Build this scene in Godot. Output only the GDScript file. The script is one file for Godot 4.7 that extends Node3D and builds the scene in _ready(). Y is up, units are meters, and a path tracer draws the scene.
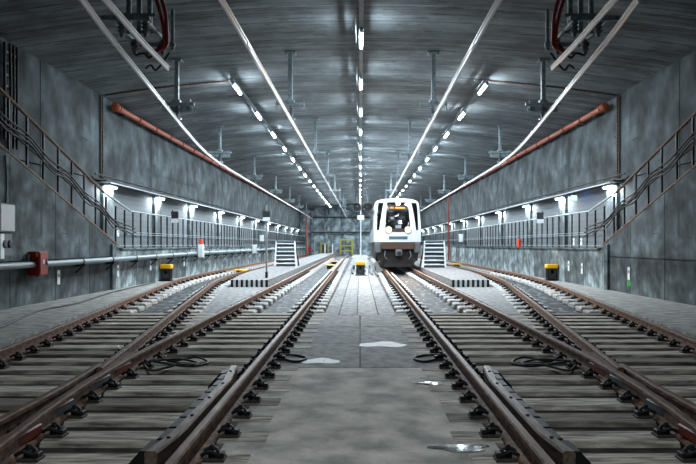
extends Node3D
# Underground railway hall with two diverging tracks. X to the side, Y up from rail top, distance from the camera along -Z.

const EYE := 1.29
const FAR_END := 103.0
const NEAR_END := -9.0
const WALL_X := 8.9
const WALK_X := 8.0
const FLOOR_Y := -0.17
const WALK_Y := 1.16

var used := {}
var M := {}
var ORD := ["first", "second", "third", "fourth", "fifth", "sixth", "seventh", "eighth", "ninth", "tenth", "eleventh", "twelfth", "thirteenth", "fourteenth", "fifteenth", "sixteenth", "seventeenth", "eighteenth", "nineteenth", "twentieth"]
var rng := RandomNumberGenerator.new()

func _ready():
	rng.seed = 4711
	setup_view()
	make_materials()
	build_floor()
	build_walls()
	build_ceiling()
	for s in [-1, 1]:
		build_turnout(s)
		build_check_rail(s)
	build_lighting()
	build_overhead()
	build_walkways()
	build_train()
	build_trackside()
	build_far_end()
	build_wall_items()

# ---------------------------------------------------------------- view
func setup_view():
	var cam := Camera3D.new()
	cam.name = "camera"
	add_child(cam)
	cam.position = Vector3(0, EYE, 0)
	cam.near = 0.1
	cam.far = 300.0
	cam.projection = Camera3D.PROJECTION_FRUSTUM
	cam.size = 464.0 / 700.0 * cam.near
	cam.frustum_offset = Vector2(-12.0 / 700.0, 12.5 / 700.0) * cam.near
	cam.current = true
	var env := Environment.new()
	env.background_mode = Environment.BG_COLOR
	env.background_color = Color(0, 0, 0)
	env.tonemap_mode = Environment.TONE_MAPPER_LINEAR
	env.tonemap_exposure = 5.0
	env.sdfgi_enabled = true
	env.ssao_enabled = true
	env.ssil_enabled = true
	var we := WorldEnvironment.new()
	we.name = "world_environment"
	we.environment = env
	add_child(we)

# light strengths, all in one place
const CEILING_DOWN := 6.8
const CEILING_GLOW := 32.0
const WALL_DOWN := 3.6
const WALL_GLOW := 7.0
const LAMP_COLOR := Color(0.90, 0.96, 1.0)

# ---------------------------------------------------------------- materials
func tex(seed_: int, freq: float, stops: Array, octaves := 5, size := 512, stretch := Vector2(1, 1), warp := 0.0, speck := 0.0) -> ImageTexture:
	var n := FastNoiseLite.new()
	n.seed = seed_
	n.noise_type = FastNoiseLite.TYPE_SIMPLEX_SMOOTH
	n.frequency = freq
	n.fractal_octaves = octaves
	n.fractal_gain = 0.55
	if warp > 0.0:
		n.domain_warp_enabled = true
		n.domain_warp_amplitude = warp
		n.domain_warp_frequency = freq
	var w := int(size * stretch.x)
	var h := int(size * stretch.y)
	var src := n.get_seamless_image(w, h, false, false, 0.2)
	if w != size or h != size:
		src.resize(size, size, Image.INTERPOLATE_BILINEAR)
	src.convert(Image.FORMAT_L8)
	var raw := src.get_data()
	var g := Gradient.new()
	var off := PackedFloat32Array()
	var col := PackedColorArray()
	for st in stops:
		off.append(st[0]); col.append(st[1])
	g.offsets = off
	g.colors = col
	var lut := []
	for i in 256:
		lut.append(g.sample(i / 255.0))
	var r := RandomNumberGenerator.new()
	r.seed = seed_ * 7 + 1
	var out := PackedByteArray()
	out.resize(size * size * 3)
	for i in size * size:
		var c: Color = lut[raw[i]]
		var k := 255.0 * (1.0 + speck * (r.randf() - 0.5))
		out[i * 3] = clampi(int(c.r * k), 0, 255)
		out[i * 3 + 1] = clampi(int(c.g * k), 0, 255)
		out[i * 3 + 2] = clampi(int(c.b * k), 0, 255)
	return ImageTexture.create_from_image(Image.create_from_data(size, size, false, Image.FORMAT_RGB8, out))

func noise_bytes(seed_: int, freq: float, octaves: int, size: int) -> PackedByteArray:
	var n := FastNoiseLite.new()
	n.seed = seed_
	n.noise_type = FastNoiseLite.TYPE_SIMPLEX_SMOOTH
	n.frequency = freq
	n.fractal_octaves = octaves
	n.fractal_gain = 0.55
	var im := n.get_seamless_image(size, size, false, false, 0.2)
	im.convert(Image.FORMAT_L8)
	return im.get_data()

# concrete cast against boards: rows of slightly different tone, blotches, dark chips and run marks
func concrete_tex(seed_: int, tone: float, tint: Color, row_px: int, row_var: float, blotch: float, fine: float, chips: int, runs: int) -> ImageTexture:
	var size := 1024
	var big := noise_bytes(seed_, 0.0045, 3, size)
	var mid := noise_bytes(seed_ + 1, 0.018, 5, size)
	var r := RandomNumberGenerator.new()
	r.seed = seed_
	var f := PackedFloat32Array()
	f.resize(size * size)
	var rows := []
	for k in size:
		rows.append(1.0)
	var y := 0
	while y < size:
		var h := int(row_px * r.randf_range(0.6, 1.4))
		var v := 1.0 + r.randf_range(-row_var, row_var)
		for k in range(y, mini(y + h, size)):
			rows[k] = v
		if row_var > 0.05 and r.randf() < 0.6:
			rows[y] = v * 0.5
			rows[mini(y + 1, size - 1)] = v * 0.75
		y += h
	for py in size:
		var rv: float = rows[py]
		for px in size:
			var i := py * size + px
			f[i] = rv * (1.0 + blotch * (big[i] / 127.5 - 1.0) + fine * (mid[i] / 127.5 - 1.0)) * (1.0 + 0.05 * (r.randf() - 0.5))
	for c in chips:
		var cx := r.randi() % size
		var cy := r.randi() % size
		var len := r.randi_range(6, 90)
		var th := r.randi_range(1, 6)
		var dk := r.randf_range(0.45, 0.8)
		for dx in len:
			for dy in th:
				if r.randf() < 0.9:
					var i := ((cy + dy + (dx / 17)) % size) * size + (cx + dx) % size
					f[i] *= dk
	for c in runs:
		var cx := r.randi() % size
		var cy := r.randi() % size
		var len := r.randi_range(80, 420)
		var th := r.randi_range(4, 26)
		var dk := r.randf_range(0.80, 0.93) if r.randf() < 0.7 else r.randf_range(1.06, 1.15)
		for dx in th:
			var l2 := int(len * r.randf_range(0.6, 1.0))
			for dy in l2:
				f[((cy + dy) % size) * size + (cx + dx) % size] *= dk
	var out := PackedByteArray()
	out.resize(size * size * 3)
	for i in size * size:
		var v := 255.0 * tone * f[i]
		out[i * 3] = clampi(int(v * tint.r), 0, 255)
		out[i * 3 + 1] = clampi(int(v * tint.g), 0, 255)
		out[i * 3 + 2] = clampi(int(v * tint.b), 0, 255)
	return ImageTexture.create_from_image(Image.create_from_data(size, size, false, Image.FORMAT_RGB8, out))

func gray(v: float, tint := Color(1, 1, 1)) -> Color:
	return Color(v * tint.r, v * tint.g, v * tint.b)

func tri(t: Texture2D, scale: Vector3, rough: float, metal := 0.0, bump := 0.0, bump_tex: Texture2D = null) -> StandardMaterial3D:
	var m := StandardMaterial3D.new()
	m.albedo_texture = t
	m.uv1_triplanar = true
	m.uv1_world_triplanar = true
	m.uv1_scale = scale
	m.uv1_triplanar_sharpness = 8.0
	m.roughness = rough
	m.metallic = metal
	if bump > 0.0:
		m.heightmap_enabled = true
		m.heightmap_texture = bump_tex if bump_tex else t
		m.heightmap_scale = bump
	return m

func tinted(base: StandardMaterial3D, c: Color) -> StandardMaterial3D:
	var m: StandardMaterial3D = base.duplicate()
	m.albedo_color = c
	return m

func plain(c: Color, rough := 0.6, metal := 0.0) -> StandardMaterial3D:
	var m := StandardMaterial3D.new()
	m.albedo_color = c
	m.roughness = rough
	m.metallic = metal
	return m

func glow(c: Color, energy: float) -> StandardMaterial3D:
	var m := plain(c, 0.5)
	m.emission_enabled = true
	m.emission = c
	m.emission_energy_multiplier = energy
	return m

func make_materials():
	var cool := Color(0.90, 1.0, 1.035)
	var tw := concrete_tex(11, 0.262, cool, 60, 0.02, 0.55, 0.13, 30, 30)
	M.wall = tri(tw, Vector3(0.13, 0.13, 0.13), 0.9)
	var tw2 := concrete_tex(23, 0.262, cool, 90, 0.0, 0.62, 0.20, 30, 60)
	M.parapet = tri(tw2, Vector3(0.21, 0.21, 0.21), 0.9)
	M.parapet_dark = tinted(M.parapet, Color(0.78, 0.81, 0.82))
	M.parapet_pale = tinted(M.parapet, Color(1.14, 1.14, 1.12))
	M.face_lit = tinted(M.parapet, Color(1.75, 1.72, 1.68))  # lit copy of the parapet: light on the far panels painted in
	M.face_half_lit = tinted(M.parapet, Color(1.5, 1.48, 1.46))  # same painted light, weaker
	M.end_wall_lit = tinted(M.wall, Color(1.65, 1.65, 1.65))  # wall concrete lightened: strong light on the far wall put into its colour
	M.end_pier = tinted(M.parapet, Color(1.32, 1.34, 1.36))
	# board-marked ceiling: marks run across the hall
	var tc := concrete_tex(37, 0.425, Color(0.93, 1.0, 1.025), 24, 0.15, 0.20, 0.10, 900, 0)
	M.ceiling = tri(tc, Vector3(0.09, 0.09, 0.11), 0.9)
	# floor concrete
	var warm := Color(1.0, 0.955, 0.895)
	var tf := tex(51, 0.010, [[0.0, gray(0.50, warm)], [0.35, gray(0.66, warm)], [0.5, gray(0.75, warm)], [0.7, gray(0.83, warm)], [1.0, gray(0.92, warm)]], 6, 1024, Vector2(1, 1), 25.0, 0.09)
	M.floor = tri(tf, Vector3(0.17, 0.3, 0.15), 0.85)
	M.tile_a = tri(tf, Vector3(0.45, 0.4, 0.35), 0.85)
	M.tile_a.albedo_color = Color(0.70, 0.725, 0.765)
	M.tile_b = tinted(M.tile_a, Color(0.75, 0.775, 0.81))
	M.tile_c = tinted(M.tile_a, Color(0.65, 0.67, 0.71))
	M.side_floor = tri(tf, Vector3(0.22, 0.3, 0.4), 0.85)
	M.side_floor.albedo_color = Color(0.76, 0.78, 0.80)
	# weathered long sleepers, grain runs across the track
	var ts := tex(67, 0.03, [[0.0, Color(0.28, 0.25, 0.22)], [0.35, Color(0.56, 0.52, 0.47)], [0.6, Color(0.76, 0.715, 0.655)], [1.0, Color(0.90, 0.87, 0.81)]], 5, 512, Vector2(1, 1), 4.0, 0.14)
	M.sleeper_a = tri(ts, Vector3(0.12, 0.6, 1.0), 0.88)
	M.sleeper_b = tinted(M.sleeper_a, Color(0.74, 0.73, 0.72))
	M.sleeper_c = tinted(M.sleeper_a, Color(1.12, 1.13, 1.14))
	var tb := tex(71, 0.02, [[0.0, Color(0.11, 0.095, 0.08)], [0.4, Color(0.20, 0.18, 0.155)], [0.65, Color(0.28, 0.255, 0.225)], [1.0, Color(0.42, 0.39, 0.355)]], 5, 512, Vector2(1, 1), 10.0, 0.2)
	M.bed = tri(tb, Vector3(0.3, 0.4, 0.5), 0.85)
	var tt := tex(79, 0.022, [[0.0, Color(0.03, 0.033, 0.037)], [0.45, Color(0.07, 0.078, 0.085)], [0.56, Color(0.15, 0.165, 0.175)], [0.66, Color(0.36, 0.38, 0.39)], [1.0, Color(0.52, 0.53, 0.53)]], 6, 512, Vector2(1, 1), 20.0, 0.25)
	M.trackbed = tri(tt, Vector3(0.35, 0.4, 0.13), 0.75)
	M.block = tinted(M.tile_a, Color(0.94, 0.97, 1.02))
	M.block_b = tinted(M.tile_a, Color(1.02, 1.02, 1.03))
	# rail steel
	var tr := tex(83, 0.05, [[0.0, Color(0.20, 0.115, 0.075)], [0.45, Color(0.40, 0.265, 0.175)], [0.7, Color(0.53, 0.375, 0.265)], [1.0, Color(0.62, 0.49, 0.38)]], 5, 256, Vector2(1, 1), 8.0, 0.2)
	M.rust = tri(tr, Vector3(1.2, 1.6, 0.5), 0.75)
	var th := tex(89, 0.04, [[0.0, Color(0.30, 0.22, 0.17)], [0.5, Color(0.47, 0.38, 0.32)], [1.0, Color(0.62, 0.55, 0.50)]], 4, 256, Vector2(1, 1), 4.0, 0.1)
	M.railtop = tri(th, Vector3(2.0, 2.0, 0.15), 0.55, 0.4)
	M.checkrail = tri(th, Vector3(2.0, 2.0, 0.3), 0.5, 0.3)
	M.checkrail.albedo_color = Color(0.95, 0.98, 1.0)
	M.black_steel = plain(Color(0.05, 0.052, 0.055), 0.55, 0.3)
	M.clip = plain(Color(0.085, 0.078, 0.072), 0.6, 0.2)
	M.clip_plate = plain(Color(0.22, 0.19, 0.165), 0.7, 0.1)
	M.galv = tri(tex(97, 0.03, [[0.0, gray(0.38, cool)], [0.5, gray(0.5, cool)], [1.0, gray(0.62, cool)]], 4, 256, Vector2(1, 1), 4.0, 0.1), Vector3(0.8, 0.8, 0.8), 0.6, 0.1)
	M.alu = plain(Color(0.60, 0.60, 0.60), 0.42, 0.5)
	M.alu_dull = plain(Color(0.62, 0.64, 0.65), 0.45, 0.6)
	M.white_paint = plain(Color(0.80, 0.82, 0.83), 0.45)
	M.pale_pipe = plain(Color(0.56, 0.60, 0.62), 0.45, 0.2)
	M.dark_grey = plain(Color(0.13, 0.14, 0.15), 0.6)
	M.mid_grey = plain(Color(0.33, 0.36, 0.38), 0.55)
	M.rubber = plain(Color(0.028, 0.028, 0.03), 0.6)
	M.orange_pipe = tri(tex(101, 0.04, [[0.0, Color(0.42, 0.17, 0.09)], [0.5, Color(0.60, 0.27, 0.16)], [1.0, Color(0.76, 0.42, 0.30)]], 4, 256, Vector2(1, 1), 5.0, 0.12), Vector3(1.5, 1.5, 0.5), 0.5)
	M.orange_dark = plain(Color(0.48, 0.15, 0.07), 0.5)
	M.brown_rail = tri(tr, Vector3(1.0, 1.0, 1.0), 0.7, 0.1)
	M.brown_rail.albedo_color = Color(0.85, 0.85, 0.85)
	M.red = plain(Color(0.55, 0.02, 0.03), 0.5)
	M.red_cable = plain(Color(0.50, 0.025, 0.03), 0.5)
	M.yellow = plain(Color(0.93, 0.68, 0.03), 0.5)
	M.yellow_green = plain(Color(0.50, 0.49, 0.13), 0.6)
	M.orange = plain(Color(0.92, 0.25, 0.05), 0.5)
	M.white_sign = plain(Color(0.86, 0.88, 0.88), 0.5)
	M.stripe_black = plain(Color(0.035, 0.035, 0.04), 0.6)
	M.train_white = plain(Color(0.86, 0.87, 0.88), 0.25)
	M.train_white.clearcoat_enabled = true
	M.train_white.clearcoat = 0.5
	M.train_glass = plain(Color(0.05, 0.055, 0.065), 0.12)
	M.train_grey = plain(Color(0.36, 0.36, 0.37), 0.4)
	M.train_teal = plain(Color(0.30, 0.38, 0.41), 0.4)
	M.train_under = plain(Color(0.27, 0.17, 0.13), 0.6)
	M.train_dark = plain(Color(0.11, 0.08, 0.068), 0.7)
	M.puddle = plain(Color(0.13, 0.13, 0.13), 0.06)
	M.lime = plain(Color(0.82, 0.83, 0.83), 0.6)
	M.lamp = glow(LAMP_COLOR, CEILING_GLOW)
	M.wall_lamp = glow(LAMP_COLOR, WALL_GLOW)
	M.headlight = glow(Color(1.0, 0.80, 0.56), 0.8)
	M.top_light = glow(Color(0.9, 0.95, 1.0), 8.0)
	M.display = glow(Color(1.0, 0.58, 0.06), 0.35)
	M.blue_light = glow(Color(0.35, 0.6, 1.0), 3.0)
	# perforated panels behind the railing
	var im := Image.create(64, 64, false, Image.FORMAT_RGB8)
	im.fill(Color(0.37, 0.395, 0.405))
	var cells := [[10, 12], [42, 12], [26, 44], [58, 44]]
	for c in cells:
		for dx in range(-4, 5):
			for dy in range(-4, 5):
				if dx * dx + dy * dy <= 18:
					im.set_pixel((c[0] + dx + 64) % 64, (c[1] + dy + 64) % 64, Color(0.17, 0.185, 0.195))
	M.perforated = tri(ImageTexture.create_from_image(im), Vector3(2.4, 2.4, 2.4), 0.75)

# ---------------------------------------------------------------- mesh helpers
func P(x: float, y: float, d: float) -> Vector3:
	return Vector3(x, y, -d)

func begin() -> SurfaceTool:
	var st := SurfaceTool.new()
	st.begin(Mesh.PRIMITIVE_TRIANGLES)
	return st

func tri3(st: SurfaceTool, a: Vector3, b: Vector3, c: Vector3, n: Vector3):
	# front faces run clockwise
	if (c - a).cross(b - a).dot(n) < 0.0:
		var t := b
		b = c
		c = t
	st.set_normal(n); st.add_vertex(a)
	st.set_normal(n); st.add_vertex(b)
	st.set_normal(n); st.add_vertex(c)

func face(st: SurfaceTool, pts: Array, out: Vector3):
	var n := Vector3.ZERO
	for i in range(1, pts.size() - 1):
		n += (pts[i + 1] - pts[0]).cross(pts[i] - pts[0])
	if n.length() < 1e-12:
		return
	n = n.normalized()
	if n.dot(out) < 0.0:
		n = -n
	for i in range(1, pts.size() - 1):
		tri3(st, pts[0], pts[i], pts[i + 1], n)

func box(st: SurfaceTool, c: Vector3, s: Vector3, bevel := 0.0, b := Basis.IDENTITY):
	var h := s * 0.5
	if bevel <= 0.0:
		for ax in 3:
			for sg in [-1.0, 1.0]:
				var n := Vector3.ZERO
				n[ax] = sg
				var u := Vector3.ZERO
				var v := Vector3.ZERO
				u[(ax + 1) % 3] = h[(ax + 1) % 3]
				v[(ax + 2) % 3] = h[(ax + 2) % 3]
				var o := n * h[ax]
				face(st, [c + b * (o - u - v), c + b * (o + u - v), c + b * (o + u + v), c + b * (o - u + v)], b * n)
		return
	bevel = minf(bevel, minf(h.x, minf(h.y, h.z)) * 0.9)
	var i := h - Vector3.ONE * bevel
	for ax in 3:
		var a1 := (ax + 1) % 3
		var a2 := (ax + 2) % 3
		for sg in [-1.0, 1.0]:
			var n := Vector3.ZERO
			n[ax] = sg
			var pts := []
			for k in [[-1, -1], [1, -1], [1, 1], [-1, 1]]:
				var p := Vector3.ZERO
				p[ax] = sg * h[ax]; p[a1] = k[0] * i[a1]; p[a2] = k[1] * i[a2]
				pts.append(c + b * p)
			face(st, pts, b * n)
		# edges along axis ax
		for s1 in [-1.0, 1.0]:
			for s2 in [-1.0, 1.0]:
				var pts := []
				for k in [[0, -1], [0, 1], [1, 1], [1, -1]]:
					var p := Vector3.ZERO
					p[ax] = k[1] * i[ax]
					p[a1] = s1 * (h[a1] if k[0] == 0 else i[a1])
					p[a2] = s2 * (i[a2] if k[0] == 0 else h[a2])
					pts.append(c + b * p)
				var n := Vector3.ZERO
				n[a1] = s1; n[a2] = s2
				face(st, pts, b * n)
	for sx in [-1.0, 1.0]:
		for sy in [-1.0, 1.0]:
			for sz in [-1.0, 1.0]:
				var q := Vector3(sx, sy, sz)
				face(st, [c + b * (q * Vector3(h.x, i.y, i.z)), c + b * (q * Vector3(i.x, h.y, i.z)), c + b * (q * Vector3(i.x, i.y, h.z))], b * q)

func bar(st: SurfaceTool, a: Vector3, b: Vector3, w: float, t: float, bevel := 0.0):
	var z := (b - a).normalized()
	var up := Vector3.UP if absf(z.y) < 0.95 else Vector3.RIGHT
	var x := up.cross(z).normalized()
	var y := z.cross(x)
	box(st, (a + b) * 0.5, Vector3(w, t, a.distance_to(b)), bevel, Basis(x, y, z))

func tube(st: SurfaceTool, path: Array, r: float, sides := 8, caps := true):
	var rings := []
	var x := Vector3.ZERO
	for k in path.size():
		var t: Vector3 = ((path[mini(k + 1, path.size() - 1)] - path[maxi(k - 1, 0)]) as Vector3).normalized()
		if k == 0:
			var up := Vector3.UP if absf(t.y) < 0.9 else Vector3.RIGHT
			x = up.cross(t).normalized()
		else:
			x = (x - t * x.dot(t)).normalized()
		var y := t.cross(x)
		var ring := []
		for j in sides:
			var a := TAU * j / sides
			ring.append(x * cos(a) + y * sin(a))
		rings.append(ring)
	for k in path.size() - 1:
		for j in sides:
			var j2 := (j + 1) % sides
			var q := [[k, j], [k, j2], [k + 1, j2], [k + 1, j]]
			var v := []
			var n := []
			for e in q:
				n.append(rings[e[0]][e[1]])
				v.append(path[e[0]] + rings[e[0]][e[1]] * r)
			for t3 in [[0, 1, 2], [0, 2, 3]]:
				var o: Array = t3
				if ((v[o[2]] - v[o[0]]) as Vector3).cross(v[o[1]] - v[o[0]]).dot(n[o[0]]) < 0.0:
					o = [t3[0], t3[2], t3[1]]
				for e in o:
					st.set_normal(n[e]); st.add_vertex(v[e])
	if caps:
		for e in [0, path.size() - 1]:
			var pts := []
			for j in sides:
				pts.append(path[e] + rings[e][j] * r)
			var other: Vector3 = path[1] if e == 0 else path[path.size() - 2]
			face(st, pts, path[e] - other)

func lathe(st: SurfaceTool, base: Vector3, axis: Vector3, prof: Array, sides := 12):
	# prof: [radius, distance along axis]
	var up := Vector3.UP if absf(axis.y) < 0.9 else Vector3.RIGHT
	var x := up.cross(axis).normalized()
	var y := axis.cross(x)
	for k in prof.size() - 1:
		for j in sides:
			var pts := []
			var mid := Vector3.ZERO
			for e in [[k, j], [k, j + 1], [k + 1, j + 1], [k + 1, j]]:
				var a: float = TAU * e[1] / sides
				var p: Vector3 = base + axis * prof[e[0]][1] + (x * cos(a) + y * sin(a)) * prof[e[0]][0]
				pts.append(p)
			var a2 := TAU * (j + 0.5) / sides
			mid = (x * cos(a2) + y * sin(a2)) * (prof[k + 1][1] - prof[k][1]) - axis * (prof[k + 1][0] - prof[k][0])
			if prof[k][0] < 1e-5:
				pts = [pts[0], pts[2], pts[3]]
			elif prof[k + 1][0] < 1e-5:
				pts = [pts[0], pts[1], pts[2]]
			face(st, pts, mid)

func spline(pts: Array, per := 6) -> Array:
	var out := []
	for i in pts.size() - 1:
		var p0: Vector3 = pts[maxi(i - 1, 0)]
		var p1: Vector3 = pts[i]
		var p2: Vector3 = pts[i + 1]
		var p3: Vector3 = pts[mini(i + 2, pts.size() - 1)]
		for k in per:
			out.append(p1.cubic_interpolate(p2, p0, p3, float(k) / per))
	out.append(pts[pts.size() - 1])
	return out

func sweep(st: SurfaceTool, prof: Array, path: Array):
	# prof: closed outline of Vector2(side, up), kept upright; path runs along depth
	var c2 := Vector2.ZERO
	for p in prof:
		c2 += p
	c2 /= prof.size()
	for k in path.size() - 1:
		for j in prof.size():
			var a: Vector2 = prof[j]
			var b: Vector2 = prof[(j + 1) % prof.size()]
			var e := b - a
			var n2 := Vector2(e.y, -e.x)
			var cc := 0.0
			for q in prof.size():
				cc += prof[q].cross(prof[(q + 1) % prof.size()])
			if cc < 0.0:
				n2 = -n2
			var o3 := Vector3(n2.x, n2.y, 0)
			face(st, [path[k] + Vector3(a.x, a.y, 0), path[k] + Vector3(b.x, b.y, 0), path[k + 1] + Vector3(b.x, b.y, 0), path[k + 1] + Vector3(a.x, a.y, 0)], o3)
	var idx := Geometry2D.triangulate_polygon(PackedVector2Array(prof))
	for e in [0, path.size() - 1]:
		var nn: Vector3 = (path[e] - path[1 if e == 0 else path.size() - 2]).normalized()
		for t in range(0, idx.size(), 3):
			var v := []
			for q in 3:
				var p: Vector2 = prof[idx[t + q]]
				v.append(path[e] + Vector3(p.x, p.y, 0))
			tri3(st, v[0], v[1], v[2], nn)

func prism_z(st: SurfaceTool, poly: Array, d0: float, d1: float):
	sweep(st, poly, [P(0, 0, d0), P(0, 0, d1)])

func prism_x(st: SurfaceTool, poly: Array, x0: float, x1: float):
	# poly in (depth, y)
	var idx := Geometry2D.triangulate_polygon(PackedVector2Array(poly))
	for e in [[x0, x0 - x1], [x1, x1 - x0]]:
		for t in range(0, idx.size(), 3):
			var v := []
			for q in 3:
				var p: Vector2 = poly[idx[t + q]]
				v.append(P(e[0], p.y, p.x))
			tri3(st, v[0], v[1], v[2], Vector3(signf(e[1]), 0, 0))
	var cc := 0.0
	for q in poly.size():
		cc += poly[q].cross(poly[(q + 1) % poly.size()])
	for j in poly.size():
		var a: Vector2 = poly[j]
		var b: Vector2 = poly[(j + 1) % poly.size()]
		var n2 := Vector2(b.y - a.y, a.x - b.x) * signf(cc)
		face(st, [P(x0, a.y, a.x), P(x1, a.y, a.x), P(x1, b.y, b.x), P(x0, b.y, b.x)], Vector3(0, n2.y, -n2.x))

func strip(st: SurfaceTool, edge_a: Callable, edge_b: Callable, s: float, d0: float, d1: float, steps: int, top: float, bottom: float):
	# a slab between two edges that follow the track
	var prev := []
	for k in steps + 1:
		var d := lerpf(d0, d1, float(k) / steps)
		var a: float = s * edge_a.call(d)
		var b: float = s * edge_b.call(d)
		var cur := [P(a, top, d), P(b, top, d), P(a, bottom, d), P(b, bottom, d)]
		if k > 0:
			face(st, [prev[0], prev[1], cur[1], cur[0]], Vector3.UP)
			face(st, [prev[0], prev[2], cur[2], cur[0]], Vector3(-signf(b - a), 0, 0))
			face(st, [prev[1], prev[3], cur[3], cur[1]], Vector3(signf(b - a), 0, 0))
		if k == 0:
			face(st, [cur[0], cur[1], cur[3], cur[2]], Vector3(0, 0, 1))
		if k == steps:
			face(st, [cur[0], cur[1], cur[3], cur[2]], Vector3(0, 0, -1))
		prev = cur

func numbered(called: String) -> String:
	var k: int = used.get(called, -1) + 1
	used[called] = k
	return called if k == 0 else "%s_%03d" % [called, k]

func obj(called: String, st: SurfaceTool, m: Material, parent: Node = null) -> MeshInstance3D:
	return mobj(called, st.commit(), m, parent)

func mobj(called: String, mesh: Mesh, m: Material, parent: Node = null) -> MeshInstance3D:
	var o := MeshInstance3D.new()
	o.mesh = mesh
	o.material_override = m
	o.cast_shadow = GeometryInstance3D.SHADOW_CASTING_SETTING_ON
	if parent == null:
		o.name = numbered(called)
		add_child(o)
	else:
		o.name = called
		parent.add_child(o, true)
	return o

func thing(called: String, label: String, category: String, at := Vector3.ZERO, group := "") -> Node3D:
	var o := Node3D.new()
	o.name = numbered(called)
	add_child(o)
	o.position = at
	tag(o, label, category, group)
	return o

func tag(o: Node, label: String, category: String, group := ""):
	o.set_meta("label", label)
	o.set_meta("category", category)
	if group:
		o.set_meta("group", group)

func structure(called: String, label := "", category := "") -> Node3D:
	var o := Node3D.new()
	o.name = numbered(called)
	add_child(o)
	o.set_meta("kind", "structure")
	if label:
		o.set_meta("label", label)
		o.set_meta("category", category)
	return o

# a box that is a child of its own
func part_box(called: String, parent: Node, m: Material, c: Vector3, s: Vector3, bevel := 0.0) -> MeshInstance3D:
	var st := begin()
	box(st, c, s, bevel)
	return obj(called, st, m, parent)

func part_bar(called: String, parent: Node, m: Material, a: Vector3, b: Vector3, w: float, t: float) -> MeshInstance3D:
	var st := begin()
	bar(st, a, b, w, t, 0.0)
	return obj(called, st, m, parent)

func part_tube(called: String, parent: Node, m: Material, path: Array, r: float, sides := 8) -> MeshInstance3D:
	var st := begin()
	tube(st, path, r, sides)
	return obj(called, st, m, parent)

# ---------------------------------------------------------------- track lines (distance from the middle of the hall)
func rail_a(d: float) -> float:
	return 1.10 + 0.006 * d

func rail_b(d: float) -> float:
	return rail_a(d) + 1.505

func rail_c(d: float) -> float:
	var x := 1.71 + 0.14 * minf(d, 22.0)
	if d > 22.0:
		var e := minf(d, 34.0) - 22.0
		x += 0.14 * e - 0.134 / 24.0 * e * e
	if d > 34.0:
		x += 0.006 * (d - 34.0)
	return x

func rail_d(d: float) -> float:
	return rail_c(d) + 1.505

func ceil_y(x: float) -> float:
	return EYE + 5.8 - 0.0088 * x * x

# ---------------------------------------------------------------- setting
func build_floor():
	var f := structure("floor", "grey concrete floor of the tunnel hall", "floor")
	part_box("trackbed", f, M.trackbed, P(0, -0.45, (FAR_END + NEAR_END) * 0.5), Vector3(19.0, 0.3, FAR_END - NEAR_END + 2.0))
	# smooth near slab, then paving slabs with open joints
	part_box("floor_slab", f, M.floor, P(0, -0.24, (8.3 + NEAR_END) * 0.5), Vector3(2.0, 0.14, 8.3 - NEAR_END), 0.008)
	var xs := [-0.76, -0.44, -0.06, 0.38, 0.76]
	var d := 8.315
	var row := 0
	var mats := [M.tile_a, M.tile_b, M.tile_a, M.tile_c, M.tile_b, M.tile_a]
	while d < 72.0:
		var len := 2.05 if d < 15.0 else (3.1 if d < 40.0 else 6.0)
		var cols := xs if d > 14.0 else [-0.99, 0.0, 0.99]
		for i in cols.size() - 1:
			var w: float = cols[i + 1] - cols[i] - 0.014
			part_box("floor_slab", f, mats[(i * 5 + row * 3) % 6], P((cols[i] + cols[i + 1]) * 0.5, -0.24 + rng.randf_range(-0.002, 0.002), d + len * 0.5), Vector3(w, 0.14, len - 0.016), 0.006)
		d += len
		row += 1
	part_box("floor_slab", f, M.tile_a, P(0, -0.24, (d + FAR_END) * 0.5 + 0.005), Vector3(1.97, 0.14, FAR_END - d - 0.02))
	for s in [-1, 1]:
		# fill between the long sleepers
		var st := begin()
		strip(st, func(_d): return 1.0, func(q): return rail_d(q) + 0.55, s, NEAR_END, 15.2, 30, -0.21, -0.31)
		obj("sleeper_bed", st, M.bed, f)
		# floor beside the wall
		st = begin()
		strip(st, func(q): return rail_d(q) + (0.5 if q > 15.0 else 0.58), func(_d): return WALK_X + 0.1, s, NEAR_END, FAR_END, 90, FLOOR_Y, -0.31)
		obj("side_slab", st, M.side_floor, f)
		# wedge between straight and curved track
		st = begin()
		strip(st, func(q): return rail_b(q) + (0.33 if q < 15.2 else 0.41), func(q): return rail_c(q) - (0.33 if q < 15.2 else 0.41), s, 12.3, 23.98, 12, FLOOR_Y, -0.31)
		obj("wedge_slab", st, M.tile_a, f)
	# raised slab between the tracks
	for s in [-1, 1]:
		var st := begin()
		strip(st, func(q): return rail_b(q) + 0.41, func(q): return rail_c(q) - 0.62, s, 24.06, FAR_END - 0.2, 40, 0.07, -0.31)
		obj("raised_slab", st, M.tile_c, f)

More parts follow.
